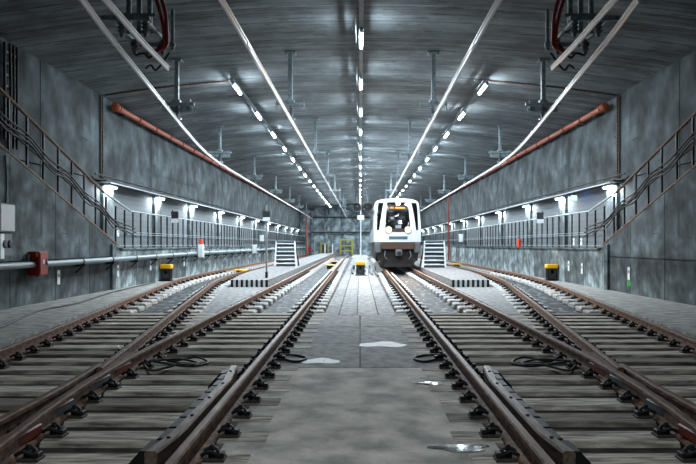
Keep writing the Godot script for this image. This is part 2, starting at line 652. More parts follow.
func build_walls():
	for s in [-1, 1]:
		var w := structure("wall_left" if s < 0 else "wall_right")
		part_box("wall_core", w, M.wall, P(s * (WALL_X + 0.25), 3.1, (FAR_END + NEAR_END) * 0.5), Vector3(0.4, 6.8, FAR_END - NEAR_END + 2.0))
		# cast panels with open joints, upper and middle row
		var joints := [NEAR_END, -4.2, 0.6, 5.4, 10.2, 14.9, 19.4, 23.9, 29.7, 36.0, 43.2, 50.6, 58.2, 66.0, 73.8, 81.6, 89.4, 96.5, FAR_END]
		for i in joints.size() - 1:
			var c: float = (joints[i] + joints[i + 1]) * 0.5
			var l: float = joints[i + 1] - joints[i] - 0.03
			var y0 := 3.5
			var y1 := ceil_y(WALL_X) + 0.05
			part_box("wall_panel", w, M.wall, P(s * (WALL_X + 0.01 + (0.012 if i % 3 == 1 else 0.0)), (y0 + y1) * 0.5, c), Vector3(0.1, y1 - y0, l), 0.01)
			var mid: Material = M.perforated if c > 23.9 and c < 60.0 else M.wall
			part_box("wall_panel", w, mid, P(s * (WALL_X + 0.012), (WALK_Y + 3.48) * 0.5, c), Vector3(0.1, 3.48 - WALK_Y - 0.02, l), 0.01)
		# walkway body, rising as a ramp towards the camera
		var k := structure("walkway", "raised concrete walkway along the wall " + ("with the grey pipe" if s < 0 else "on the side of the train"), "walkway")
		var st := begin()
		var x0: float = s * (WALK_X + 0.06)
		var x1: float = s * (WALL_X + 0.05)
		prism_x(st, [Vector2(FAR_END, -0.4), Vector2(FAR_END, WALK_Y), Vector2(23.4, WALK_Y), Vector2(8.0, WALK_Y + 0.295 * 15.4), Vector2(8.0, -0.4)], x0, x1)
		obj("walkway_core", st, M.parapet, k)
		var fj := [NEAR_END, -6.0, -3.5, -1.0, 1.5, 4.0, 6.4, 8.8, 11.2, 13.6, 16.0, 18.4, 20.7, 22.6]
		for i in fj.size() - 1:
			var a: float = fj[i] + 0.012
			var b: float = fj[i + 1] - 0.012
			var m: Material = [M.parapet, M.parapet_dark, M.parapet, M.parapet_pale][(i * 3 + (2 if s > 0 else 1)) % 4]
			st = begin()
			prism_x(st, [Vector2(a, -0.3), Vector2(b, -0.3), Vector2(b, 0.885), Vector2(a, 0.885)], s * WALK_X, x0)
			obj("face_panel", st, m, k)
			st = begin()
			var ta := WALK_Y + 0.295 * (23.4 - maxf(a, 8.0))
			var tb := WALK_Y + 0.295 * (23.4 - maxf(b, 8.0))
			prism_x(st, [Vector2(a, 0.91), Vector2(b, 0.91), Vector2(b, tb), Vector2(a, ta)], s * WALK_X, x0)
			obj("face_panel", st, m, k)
		var d := 22.6
		var i2 := 0
		while d < FAR_END - 0.1:
			var e := minf(d + 2.4, FAR_END)
			var m2: Material = [M.face_lit, M.face_half_lit, M.parapet_pale, M.face_half_lit, M.face_lit][(i2 * 2 + (i2 / 3)) % 5]
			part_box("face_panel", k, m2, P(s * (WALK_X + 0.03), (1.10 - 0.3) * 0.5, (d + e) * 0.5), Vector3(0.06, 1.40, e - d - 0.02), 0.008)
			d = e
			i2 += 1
		part_box("walkway_edge", k, M.parapet_pale, P(s * (WALK_X + 0.02), 1.14, (23.4 + FAR_END) * 0.5), Vector3(0.16, 0.07, FAR_END - 23.4), 0.01)
		# end pier of the walkway at the foot of the ramp
		part_box("end_pier", k, M.parapet_pale, P(s * (WALK_X + 0.0), 0.5, 22.6), Vector3(0.16, 1.6, 0.34), 0.015)
		# pilasters below the lamps
		for z in wall_lamp_spots():
			part_box("pilaster", w, M.parapet_pale, P(s * (WALL_X - 0.09), (WALK_Y + 3.36) * 0.5 + 0.003, z + 0.15), Vector3(0.14, 3.36 - WALK_Y, 1.0), 0.015)
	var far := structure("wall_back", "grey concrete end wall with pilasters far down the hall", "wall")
	part_box("wall_core", far, M.end_wall_lit, P(0, 3.3, FAR_END + 0.3), Vector3(18.6, 7.6, 0.5))
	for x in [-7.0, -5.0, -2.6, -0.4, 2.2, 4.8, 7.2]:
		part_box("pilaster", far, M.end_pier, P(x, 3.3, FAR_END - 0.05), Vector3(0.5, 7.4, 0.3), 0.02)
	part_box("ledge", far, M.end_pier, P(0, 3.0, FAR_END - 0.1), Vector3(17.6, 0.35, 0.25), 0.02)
	var near := structure("wall_front")
	part_box("wall_core", near, M.wall, P(0, 3.3, NEAR_END - 0.3), Vector3(18.6, 7.6, 0.5))

func build_ceiling():
	var c := structure("ceiling", "shallow vaulted concrete ceiling with board marks", "ceiling")
	# cast in bays with thin open joints
	var joints := [NEAR_END - 0.1, -4.5, 0.5, 5.5, 10.5, 16.3, 24.0]
	var d := 24.0
	while d < FAR_END - 3.0:
		d += 9.9
		joints.append(minf(d, FAR_END + 0.1))
	var n := 16
	for i in joints.size() - 1:
		var poly := []
		for k in n + 1:
			var x := lerpf(-WALL_X - 0.35, WALL_X + 0.35, float(k) / n)
			poly.append(Vector2(x, ceil_y(x) + (0.02 if i % 2 else 0.0)))
		poly.append(Vector2(WALL_X + 0.35, 7.7))
		poly.append(Vector2(-WALL_X - 0.35, 7.7))
		var st := begin()
		prism_z(st, poly, joints[i] + 0.012, joints[i + 1] - 0.012)
		obj("ceiling_bay", st, M.ceiling, c)
	part_box("ceiling_core", c, M.ceiling, P(0, 7.62, (FAR_END + NEAR_END) * 0.5), Vector3(18.6, 0.3, FAR_END - NEAR_END + 2.0))

# ---------------------------------------------------------------- track
const RAIL := [Vector2(-0.075, -0.165), Vector2(0.075, -0.165), Vector2(0.075, -0.152), Vector2(0.012, -0.132), Vector2(0.009, -0.05), Vector2(0.036, -0.04), Vector2(0.036, -0.01), Vector2(0.028, -0.002), Vector2(-0.028, -0.002), Vector2(-0.036, -0.01), Vector2(-0.036, -0.04), Vector2(-0.009, -0.05), Vector2(-0.012, -0.132), Vector2(-0.075, -0.152)]
const RAIL_TOP := [Vector2(-0.024, -0.004), Vector2(0.024, -0.004), Vector2(0.022, 0.0), Vector2(-0.022, 0.0)]

func rail_path(f: Callable, s: float, d0: float, d1: float) -> Array:
	var out := []
	var d := d0
	while d < d1 - 0.01:
		out.append(P(s * f.call(d), 0, d))
		d += 0.8 if d < 40.0 else 3.0
	out.append(P(s * f.call(d1), 0, d1))
	return out

func add_rail(parent: Node, path: Array):
	var st := begin()
	sweep(st, RAIL, path)
	var r := obj("rail", st, M.rust, parent)
	st = begin()
	sweep(st, RAIL_TOP, path)
	obj("running_surface", st, M.railtop, r)

func clip_mesh() -> Array:
	var st := begin()
	# plate beside the rail foot, curved spring clip and two bolts; local +X points away from the rail
	box(st, Vector3(0.085, 0.010, 0), Vector3(0.14, 0.02, 0.13), 0.005)
	var plate := st.commit()
	st = begin()
	tube(st, spline([Vector3(0.0, 0.05, -0.055), Vector3(0.07, 0.085, -0.06), Vector3(0.13, 0.04, -0.035), Vector3(0.13, 0.04, 0.035), Vector3(0.07, 0.085, 0.06), Vector3(0.0, 0.05, 0.055)], 2), 0.017, 5)
	lathe(st, Vector3(0.075, 0.02, 0.0), Vector3.UP, [[0.034, 0.0], [0.034, 0.05], [0.02, 0.055], [0.02, 0.10], [0.0, 0.105]], 6)
	box(st, Vector3(0.15, 0.04, 0), Vector3(0.045, 0.05, 0.09), 0.008)
	return [plate, st.commit()]

func build_turnout(s: int):
	var t := thing("railway_turnout", "turnout of brown rails on timber sleepers, curving off to the wall with " + ("the grey pipe" if s < 0 else "the orange extinguisher"), "railway track", Vector3.ZERO, "turnouts in the hall")
	# straight inner rail and outer curved rail run through; the two between meet in the crossing
	add_rail(t, rail_path(rail_a, s, -8.0, 98.0))
	add_rail(t, rail_path(rail_d, s, -8.0, 98.0))
	var inner := func(d): return minf(rail_b(d), rail_c(d)) - 0.055 * clampf(1.0 - absf(d - 6.7) / 1.2, 0.0, 1.0)
	add_rail(t, rail_path(inner, s, -8.0, 98.0))
	add_rail(t, rail_path(rail_c, s, 7.35, 98.0))
	var wing := func(d): return rail_b(d) + 0.03 + 0.05 * clampf((d - 5.2) / 1.0, 0.0, 1.0) + 0.09 * maxf(0.0, d - 6.4)
	add_rail(t, rail_path(wing, s, -8.0, 7.6))
	# crossing nose casting between the rails
	var st := begin()
	strip(st, func(d): return inner.call(d) + 0.075, func(d): return maxf(inner.call(d) + 0.10, rail_c(d) - 0.03), s, 6.55, 8.6, 8, -0.035, -0.165)
	obj("crossing_nose", st, M.rust, t)
	# painted web patches on the crossing
	for q in [[7.0, 0.5, M.mid_grey], [7.75, 0.5, M.orange_dark], [5.9, 0.4, M.mid_grey], [5.0, 0.5, M.orange_dark]]:
		var xx: float = inner.call(q[0]) - 0.013
		part_box("web_block", t, q[2], P(s * xx, -0.09, q[0]), Vector3(0.03, 0.085, q[1]), 0.01)
	var cm := clip_mesh()
	var d := -6.97
	var i := 0
	while d < 15.0:
		var x0 := 0.72 + 0.03 * sin(i * 2.3)
		var x1 := rail_d(d) + 0.44 + 0.05 * sin(i * 1.7)
		var m: Material = [M.sleeper_a, M.sleeper_b, M.sleeper_a, M.sleeper_c, M.sleeper_a][(i * 7 + (2 if s > 0 else 0)) % 5]
		st = begin()
		box(st, Vector3(0, -0.06, 0), Vector3(x1 - x0, 0.12, 0.31), 0.012)
		var sl := obj("sleeper", st, m, t)
		sl.position = P(s * (x0 + x1) * 0.5, -0.165, d)
		if d > 2.5:
			for q in [[rail_a(d), 3], [minf(rail_b(d), rail_c(d)), 3 if absf(d - 7.0) > 1.6 else 1], [maxf(rail_b(d), rail_c(d)), 3 if absf(d - 7.0) > 1.6 else 2], [rail_d(d), 3]]:
				for side in [-1, 1]:
					if (side < 0 and not (q[1] & 1)) or (side > 0 and not (q[1] & 2)):
						continue
					if q[0] == rail_a(d) and side > 0 and d < 7.6 and d > 4.0:
						continue
					var at := P(s * (q[0] + side * 0.065), 0, d) + Vector3(0, 0.0, 0) - P(s * (x0 + x1) * 0.5, 0, d)
					var ang := 0.0 if s * side > 0 else PI
					var pl := mobj("base_plate", cm[0], M.clip_plate, sl)
					pl.position = at
					pl.rotation.y = ang
					var cl := mobj("rail_clip", cm[1], M.clip, sl)
					cl.position = at
					cl.rotation.y = ang
					cl.scale = Vector3.ONE * 0.86
		d += 0.585
		i += 1
	# separate concrete blocks further on
	st = begin()
	box(st, Vector3(0, -0.07, 0), Vector3(0.80, 0.14, 0.5), 0.03)
	var blk := st.commit()
	var far_blocks := begin()
	var far_clips := begin()
	d = 15.45
	while d < 74.0:
		for f in [rail_a(d), rail_b(d), rail_c(d), rail_d(d)]:
			if d < 37.0:
				var b := mobj("concrete_block", blk, M.block if rng.randf() < 0.7 else M.block_b, t)
				b.position = P(s * f, -0.165, d)
				if d < 26.0:
					for side in [-1, 1]:
						var cl := mobj("rail_clip", cm[1], M.clip, b)
						cl.position = Vector3(s * side * 0.065, 0, 0)
						cl.rotation.y = 0.0 if s * side > 0 else PI
				else:
					for side in [-1, 1]:
						box(far_clips, P(s * (f + side * 0.14), -0.125, d), Vector3(0.13, 0.08, 0.13))
			else:
				box(far_blocks, P(s * f, -0.235, d), Vector3(0.80, 0.14, 0.5))
		d += 1.0
	obj("concrete_blocks", far_blocks, M.block, t).set_meta("kind", "stuff")
	obj("rail_clips", far_clips, M.clip, t).set_meta("kind", "stuff")

func build_check_rail(s: int):
	var t := thing("check_rail", "grey check rail beside the inner straight rail, " + ("on the side of the red cabinet" if s < 0 else "ahead of the train"), "rail", Vector3.ZERO, "check rails")
	var f := func(d): return rail_a(d) + 0.115 + 0.09 * maxf(0.0, (d - 6.6)) + 0.10 * maxf(0.0, 4.75 - d)
	var path := []
	for k in 17:
		var d := lerpf(4.3, 7.35, k / 16.0)
		path.append(P(s * f.call(d), 0, d))
	var st := begin()
	sweep(st, [Vector2(-0.035, -0.09), Vector2(0.035, -0.09), Vector2(0.04, 0.005), Vector2(0.03, 0.02), Vector2(-0.03, 0.02), Vector2(-0.04, 0.005)], path)
	obj("rail", st, M.checkrail, t)
	st = begin()
	sweep(st, [Vector2(-0.012, -0.165), Vector2(0.012, -0.165), Vector2(0.012, -0.09), Vector2(-0.012, -0.09)], path)
	obj("web", st, M.black_steel, t)
	var d := 4.45
	while d < 7.3:
		var x: float = f.call(d)
		st = begin()
		prism_z(st, [Vector2(s * (x + 0.03), -0.165), Vector2(s * (x + 0.21), -0.165), Vector2(s * (x + 0.21), -0.12), Vector2(s * (x + 0.09), 0.012), Vector2(s * (x + 0.038), 0.012)], d - 0.12, d + 0.12)
		obj("support_bracket", st, M.black_steel, t)
		d += 0.2925
	# bolts along the top
	d = 4.6
	while d < 7.2:
		var b := begin()
		lathe(b, P(s * f.call(d), 0.018, d), Vector3.UP, [[0.014, 0.0], [0.014, 0.012], [0.0, 0.014]], 6)
		obj("bolt", b, M.black_steel, t)
		d += 0.6

# ---------------------------------------------------------------- lighting
func wall_lamp_spots() -> Array:
	return [24.2, 30.2, 36.3, 43.6, 51.4, 58.8, 66.5, 74.4, 82.0, 89.6, 97.2]

func area(parent: Node, at: Vector3, down: Vector3, size: Vector2, energy: float):
	var l := AreaLight3D.new()
	l.name = "lamp_light"
	parent.add_child(l, true)
	l.area_size = size
	l.light_energy = energy
	l.light_color = LAMP_COLOR
	l.shadow_enabled = true
	l.area_range = 60.0
	l.area_attenuation = 2.0
	l.position = at
	l.basis = Basis.looking_at(down, Vector3(0, 0, -1) if absf(down.y) > 0.5 else Vector3.UP)

func ceiling_lamp(x: float, y: float, d: float, label: String):
	var t := thing("tube_light", label, "light", P(x, y, d), "tube lights under the ceiling")
	var st := begin()
	prism_z(st, [Vector2(-0.05, 0.045), Vector2(0.05, 0.045), Vector2(0.035, 0.075), Vector2(-0.035, 0.075)], -0.76, 0.76)
	obj("housing", st, M.galv, t)
	st = begin()
	tube(st, [P(0, 0, -0.72), P(0, 0, 0.72)], 0.038, 10)
	obj("lamp_tube", st, M.lamp, t)
	for e in [-0.735, 0.735]:
		part_box("end_cap", t, M.white_paint, P(0, 0.012, e), Vector3(0.095, 0.115, 0.03), 0.01)
	area(t, Vector3(0, -0.052, 0), Vector3.DOWN, Vector2(0.09, 1.44), CEILING_DOWN)

func build_lighting():
	var rows := [[0.03, 18.1, 17, "middle of the hall"], [-4.2, 23.9, 16, "red cabinet's side"], [4.2, 23.9, 16, "train's side"]]
	for r in rows:
		var x: float = r[0]
		var y := EYE + 5.3
		var start: float = -8.0 if x > -1 and x < 1 else r[1] - 1.0
		var tr := thing("cable_trunking", "grey cable trunking carrying the row of tube lights over the " + r[3], "trunking")
		part_box("channel", tr, M.galv, P(x, y + 0.115, (start + FAR_END - 2.0) * 0.5), Vector3(0.10, 0.07, FAR_END - 2.0 - start), 0.006)
		part_tube("conduit", tr, M.dark_grey, [P(x - 0.14, y + 0.12, start), P(x - 0.14, y + 0.12, FAR_END - 2.0)], 0.02, 6)
		for i in r[2]:
			var d: float = r[1] + 4.95 * i
			if d > FAR_END - 3.0:
				break
			ceiling_lamp(x, y, d, "%s tube light from the camera in the ceiling row over the %s" % [ORD[i], r[3]])
			var h := begin()
			bar(h, P(x, y + 0.15, d + 1.4), P(x, ceil_y(x), d + 1.4), 0.03, 0.03)
			obj("hanger_rod", h, M.galv, tr)
	# added unseen lamp behind the camera, there to brighten the near floor
	ceiling_lamp(0.03, EYE + 5.3, -1.7, "added unseen tube light behind the camera that brightens the near floor")
	for s in [-1, 1]:
		var k := 0
		for d in wall_lamp_spots():
			var t := thing("wall_lamp", "%s wall lamp from the camera above the walkway on the %s side" % [ORD[k], "red cabinet's" if s < 0 else "train's"], "light", P(s * 8.60, 3.26, d), "wall lamps above the walkways")
			part_box("housing", t, M.white_paint, Vector3(0, 0.055, 0), Vector3(0.16, 0.05, 1.0), 0.01)
			part_box("lamp_tube", t, M.wall_lamp, Vector3(0, 0.005, 0), Vector3(0.11, 0.05, 0.9), 0.018)
			part_bar("bracket", t, M.galv, Vector3(s * 0.0, 0.055, 0.3), Vector3(s * 0.14, 0.055, 0.3), 0.04, 0.03)
			area(t, Vector3(0, -0.025, 0), Vector3(s * 0.6, -1, 0).normalized(), Vector2(0.1, 0.9), WALL_DOWN)
			k += 1

# ---------------------------------------------------------------- overhead line
func build_overhead():
	var names := ["curved track beside the grey pipe", "empty straight track", "track with the train", "curved track behind the train"]
	var cy := EYE + 3.65
	var lines := [
		func(d): return -(rail_c(d) + 0.75 + 0.26 * clampf((24.0 - d) / 12.0, 0.0, 1.0)),
		func(d): return lerpf(-2.10, -1.85, clampf((d - 10.0) / 64.0, 0.0, 1.0)),
		func(d): return lerpf(2.10, 2.42, clampf((d - 10.0) / 50.0, 0.0, 1.0)),
		func(d): return rail_c(d) + 0.75 + 0.26 * clampf((24.0 - d) / 12.0, 0.0, 1.0)]
	var starts := [4.0, 3.0, 3.0, 10.5]
	var prof := [Vector2(-0.042, 0.08), Vector2(-0.042, 0.066), Vector2(-0.02, 0.05), Vector2(-0.026, 0.0), Vector2(-0.01, -0.016), Vector2(0.01, -0.016), Vector2(0.026, 0.0), Vector2(0.02, 0.05), Vector2(0.042, 0.066), Vector2(0.042, 0.08)]
	for i in 4:
		var t := thing("conductor_rail", "long pale aluminium conductor rail hanging above the " + names[i], "conductor rail", Vector3.ZERO, "overhead conductor rails")
		var path := []
		var d: float = starts[i]
		while d < FAR_END - 2.0:
			path.append(P(lines[i].call(d), cy, d))
			d += 1.6 if d < 40.0 else 5.0
		var st := begin()
		sweep(st, prof, path)
		obj("profile", st, M.alu, t)
		# splice plates
		d = 13.0
		while d < 60.0:
			part_box("splice_plate", t, M.alu_dull, P(lines[i].call(d), cy + 0.04, d), Vector3(0.085, 0.06, 0.35), 0.01)
			d += 10.0
		# droppers with plate, post, cross arm, insulator and clamp
		var k := 0
		for z in [21.0, 32.0, 43.0, 54.5, 66.0, 77.0, 88.0]:
			var x: float = lines[i].call(z)
			var top := ceil_y(x) - 0.005
			var h := thing("line_hanger", "%s hanger holding the conductor rail above the %s" % [ORD[k], names[i]], "hanger", P(x, cy, z), "hangers of the conductor rails")
			var arm := 0.58
			var o := top - cy
			var off := -0.03 if x < 0 else 0.03
			part_box("ceiling_plate", h, M.galv, Vector3(off, o - 0.02, 0), Vector3(0.34, 0.04, 0.34), 0.008)
			for bx in [-0.12, 0.12]:
				var bolt := begin()
				lathe(bolt, Vector3(off + bx, o - 0.04, 0.12), Vector3.DOWN, [[0.025, 0.0], [0.025, 0.06], [0.0, 0.065]], 6)
				obj("bolt", bolt, M.galv, h)
			part_box("post", h, M.galv, Vector3(off, (o - 0.03 + arm) * 0.5, 0), Vector3(0.12, o - 0.03 - arm, 0.12), 0.012)
			part_box("post_foot", h, M.galv, Vector3(off, arm + 0.05, 0), Vector3(0.24, 0.09, 0.2), 0.01)
			part_box("cross_arm", h, M.galv, Vector3(off, arm - 0.02, 0), Vector3(0.86 if i == 1 or i == 2 else 1.05, 0.09, 0.10), 0.01)
			for e in [-0.4, 0.4]:
				part_box("drop_rod", h, M.galv, Vector3(off + e, arm - 0.03, 0), Vector3(0.03, 0.30, 0.03))
			var st2 := begin()
			lathe(st2, Vector3(0, arm - 0.06, 0), Vector3.DOWN, [[0.04, 0.0], [0.04, 0.06], [0.075, 0.08], [0.04, 0.12], [0.075, 0.15], [0.04, 0.19], [0.075, 0.22], [0.04, 0.26], [0.03, 0.42], [0.0, 0.42]], 10)
			obj("insulator", st2, M.mid_grey, h)
			part_box("clamp", h, M.alu_dull, Vector3(0, 0.115, 0), Vector3(0.2, 0.05, 0.14), 0.01)
			if i == 0 or i == 3:
				part_box("arm_plate", h, M.galv, Vector3(off, arm - 0.16, -0.05), Vector3(0.9, 0.16, 0.02))
			k += 1
	# overlapping end lengths with their switch frames at the near end
	for s in [-1, 1]:
		var side: String = "the red cabinet's side" if s < 0 else "the train's side"
		var e := thing("conductor_ramp", "short conductor rail end hanging below the switch frame on " + side, "conductor rail", Vector3.ZERO, "conductor end ramps")
		var pth := []
		for q in 7:
			var d := lerpf(3.0, 14.9, q / 6.0)
			pth.append(P(s * (3.84 + 0.056 * (d - 10.45)), cy + (0.06 if q == 6 else 0.0), d))
		var st := begin()
		sweep(st, prof, pth)
		obj("profile", st, M.alu, e)
		var g := thing("switch_frame", "grey steel frame with insulators and red cables under the ceiling on " + side, "frame", P(s * 4.22, cy, 13.4), "overhead switch frames")
		var top := ceil_y(4.5) - cy - 0.01
		for x in [-0.2, 0.0, 0.2]:
			part_box("post", g, M.galv, Vector3(s * x, (top + 0.40) * 0.5, 0.0), Vector3(0.085, top - 0.40, 0.09), 0.01)
		part_box("ceiling_plate", g, M.galv, Vector3(0, top - 0.02, 0), Vector3(0.75, 0.05, 0.35), 0.01)
		for y in [0.40, 0.72, 1.05, 1.4]:
			part_box("cross_beam", g, M.galv, Vector3(s * 0.02, y, 0.06), Vector3(0.68, 0.07, 0.05), 0.01)
		for x in [-0.30, 0.32]:
			part_box("long_beam", g, M.galv, Vector3(s * x, 0.44, -0.1), Vector3(0.07, 0.07, 1.75), 0.01)
		part_box("end_beam", g, M.galv, Vector3(s * 0.02, 0.44, -0.95), Vector3(0.9, 0.09, 0.08), 0.01)
		part_box("end_beam", g, M.galv, Vector3(s * 0.02, 0.44, 0.75), Vector3(0.9, 0.09, 0.08), 0.01)
		part_box("side_post", g, M.galv, Vector3(s * -0.38, 0.75, -0.95), Vector3(0.06, 0.85, 0.06), 0.01)
		for q in [[-0.33, 0.7], [0.10, 0.7], [-0.30, -0.5], [0.25, -0.5]]:
			var st2 := begin()
			lathe(st2, Vector3(s * q[0], 0.42, q[1]), Vector3.DOWN, [[0.04, 0.0], [0.04, 0.04], [0.085, 0.06], [0.04, 0.10], [0.085, 0.13], [0.04, 0.17], [0.085, 0.2], [0.04, 0.24], [0.03, 0.31], [0.0, 0.31]], 10)
			obj("insulator", st2, M.mid_grey, g)
		for q in 2:
			part_tube("cable", g, M.red_cable, spline([Vector3(s * (-0.05 - 0.10 * q), top - 0.05, 0.15), Vector3(s * (-0.22 - 0.10 * q), 1.35, 0.1), Vector3(s * (-0.38 - 0.10 * q), 0.85, 0.0), Vector3(s * (-0.42 - 0.06 * q), 0.50, -0.15), Vector3(s * (-0.36 - 0.05 * q), 0.22, -0.3), Vector3(s * (-0.1 + 0.1 * q), 0.16, -0.5)], 6), 0.036, 8)
		part_tube("jumper", g, M.rubber, spline([Vector3(s * -0.30, 0.30, -0.4), Vector3(s * -0.05, 0.06, -0.5), Vector3(s * 0.08, 0.16, -0.55), Vector3(s * 0.25, 0.1, -0.5)], 6), 0.025, 6)
		part_tube("jumper", g, M.rubber, spline([Vector3(s * -0.25, 0.35, -1.2), Vector3(s * 0.05, 0.02, -1.3), Vector3(s * 0.2, 0.14, -1.4), Vector3(s * 0.34, 0.1, -1.5)], 6), 0.022, 6)
	# twin round fans
	for q in [[-0.32, 0], [0.78, 1]]:
		var f := thing("jet_fan", "dark round tunnel fan under the ceiling, the one " + ("away from the train" if q[1] == 0 else "close to the train roof"), "fan", P(q[0], EYE + 3.72, 70.0), "twin fans")
		var st := begin()
		lathe(st, Vector3.ZERO, Vector3(0, 0, -1), [[0.36, 0.15], [0.36, 0.05], [0.42, 0.0], [0.45, 0.0], [0.45, 2.2], [0.0, 2.2]], 20)
		obj("casing", st, M.dark_grey, f)
		st = begin()
		lathe(st, P(0, 0, 0.12), Vector3(0, 0, 1), [[0.12, 0.0], [0.10, 0.06], [0.0, 0.1]], 12)
		obj("hub", st, M.black_steel, f)
		for b in 7:
			var a := TAU * b / 7
			part_bar("blade", f, M.black_steel, P(cos(a) * 0.1, sin(a) * 0.1, 0.16), P(cos(a) * 0.34, sin(a) * 0.34, 0.16), 0.03, 0.12)
		for z in [0.4, 1.8]:
			part_box("hanger", f, M.galv, P(0, (ceil_y(0.5) - EYE - 3.72 + 0.42) * 0.5, z), Vector3(0.06, ceil_y(0.5) - EYE - 3.72 - 0.42, 0.06))

# ---------------------------------------------------------------- walkway railing, tray, pipes
func build_walkways():
	for s in [-1, 1]:
		var side: String = "the red cabinet's side" if s < 0 else "the train's side"
		var r := thing("railing", "black post railing with pale handrail on the walkway and ramp on " + side, "railing", Vector3.ZERO, "walkway railings")
		var x: float = s * (WALK_X + 0.06)
		var ty := 1.30
		var foot := func(d): return WALK_Y + 0.295 * maxf(0.0, 23.4 - d)
		# handrail: level part pale, ramp part brown
		part_tube("handrail", r, M.alu_dull, [P(x, WALK_Y + ty, 24.6), P(x, WALK_Y + ty, FAR_END - 0.4)], 0.03, 8)
		part_tube("handrail", r, M.alu_dull, [P(x, WALK_Y + ty, 24.6), P(x, foot.call(22.2) + ty + 0.12, 22.0)], 0.03, 8)
		part_tube("ramp_handrail", r, M.brown_rail, [P(x, foot.call(22.0) + ty + 0.06, 22.0), P(x, foot.call(9.0) + ty, 9.0)], 0.04, 8)
		part_bar("ramp_bottom_rail", r, M.brown_rail, P(x, foot.call(23.2) + 0.08, 23.2), P(x, foot.call(9.0) + 0.08, 9.0), 0.05, 0.05)
		for h in [0.48, 0.56]:
			part_tube("mid_rail", r, M.galv, [P(x, WALK_Y + h, 24.2), P(x, WALK_Y + h, FAR_END - 0.4)], 0.018, 6)
			part_tube("mid_rail", r, M.dark_grey, [P(x, WALK_Y + h, 24.2), P(x, foot.call(9.0) + h, 9.0)], 0.024, 6)
		part_bar("bottom_rail", r, M.galv, P(x, WALK_Y + 0.09, 23.4), P(x, WALK_Y + 0.09, FAR_END - 0.4), 0.03, 0.04)
		var d := 9.9
		while d < FAR_END - 0.5:
			var y0: float = foot.call(d)
			part_box("post", r, M.black_steel, P(x, y0 + ty * 0.5 + 0.01, d), Vector3(0.05, ty, 0.06))
			d += 0.88
		# hanging black cables along the ramp
		var c := thing("cable", "bunch of sagging black cables hung along the ramp railing on " + side, "cable", Vector3.ZERO, "cables on the ramps")
		for q in 3:
			var pts := []
			var d2 := 10.0
			var kk := 0
			while d2 < 25.5:
				var sag := 0.10 * (kk % 2) * (1.0 + 0.4 * q)
				pts.append(P(x - s * (0.05 + 0.02 * q), foot.call(d2) + 0.86 - 0.11 * q - sag - 0.02 * maxf(0.0, d2 - 22.0), d2))
				d2 += 1.15
				kk += 1
			part_tube("strand", c, M.rubber, spline(pts, 4), 0.022, 6)
		# cable tray with conduits
		var t := thing("cable_tray", "long cable tray with pale conduit above the walkway on " + side, "cable tray", Vector3.ZERO, "cable trays")
		part_box("tray", t, M.dark_grey, P(s * 8.58, 3.40, (23.2 + FAR_END) * 0.5 - 0.2), Vector3(0.36, 0.05, FAR_END - 23.2 - 0.4), 0.006)
		part_box("tray_lip", t, M.dark_grey, P(s * 8.39, 3.41, (23.2 + FAR_END) * 0.5 - 0.2), Vector3(0.02, 0.07, FAR_END - 23.2 - 0.4))
		part_tube("conduit", t, M.white_paint, [P(s * 8.35, 3.36, 23.4), P(s * 8.35, 3.36, FAR_END - 0.5)], 0.025, 6)
		part_tube("dark_conduit", t, M.rubber, [P(s * 8.62, 3.60, 22.8), P(s * 8.62, 3.60, FAR_END - 0.5)], 0.03, 6)
		part_tube("dark_conduit", t, M.rubber, [P(s * 8.72, 3.47, 22.8), P(s * 8.72, 3.47, FAR_END - 0.5)], 0.035, 6)
		d = 24.8
		while d < FAR_END - 1.0:
			part_box("tray_bracket", t, M.galv, P(s * 8.62, 3.40, d), Vector3(0.44, 0.04, 0.05))
			d += 3.1
		# joint conduit that climbs the wall and crosses the ceiling bay joint
		var j := thing("conduit", "thin brown conduit climbing the wall joint and crossing the ceiling on " + side, "conduit", Vector3.ZERO, "joint conduits")
		var pj := [P(s * 8.82, 3.5, 24.0), P(s * 8.82, ceil_y(8.82) - 0.06, 24.0)]
		for q in 7:
			var xx := lerpf(8.6, 4.3, q / 6.0)
			pj.append(P(s * xx, ceil_y(xx) - 0.05, 23.85))
		part_tube("pipe", j, M.brown_rail, pj, 0.032, 6)
		part_tube("pipe", j, M.rubber, [P(s * 8.82, 3.5, 23.8), P(s * 8.82, ceil_y(8.82) - 0.06, 23.8)], 0.03, 6)
		# orange main below the ceiling
		var o := thing("orange_pipe", "long orange pipe under the ceiling along the wall on " + side, "pipe", Vector3.ZERO, "orange pipes")
		var py := EYE + 4.84
		var ex := 8.60
		part_tube("pipe", o, M.orange_pipe, [P(s * ex, py, 24.6), P(s * ex, py, FAR_END - 0.9)], 0.10, 10)
		d = 24.9
		while d < FAR_END - 1.5:
			var st := begin()
			lathe(st, P(s * ex, py, d), Vector3(0, 0, -1), [[0.10, 0.0], [0.135, 0.01], [0.135, 0.16], [0.10, 0.17]], 10)
			obj("coupling", st, M.orange_pipe if d < 25.0 else M.orange_dark, o)
			part_box("pipe_bracket", o, M.dark_grey, P(s * (ex + 0.12), py - 0.12, d + 0.7), Vector3(0.22, 0.04, 0.05))
			d += 2.2
		var st3 := begin()
		lathe(st3, P(s * ex, py, 24.6), Vector3(0, 0, 1), [[0.10, -0.1], [0.16, -0.08], [0.16, 0.0], [0.12, 0.02], [0.12, 0.09], [0.0, 0.1]], 12)
		obj("end_flange", st3, M.orange_pipe, o)
		var rs := thing("riser_pipe", "upright orange riser " + ("in the corner of the far end wall" if s < 0 else "on the wall behind the train"), "pipe", Vector3.ZERO, "orange risers")
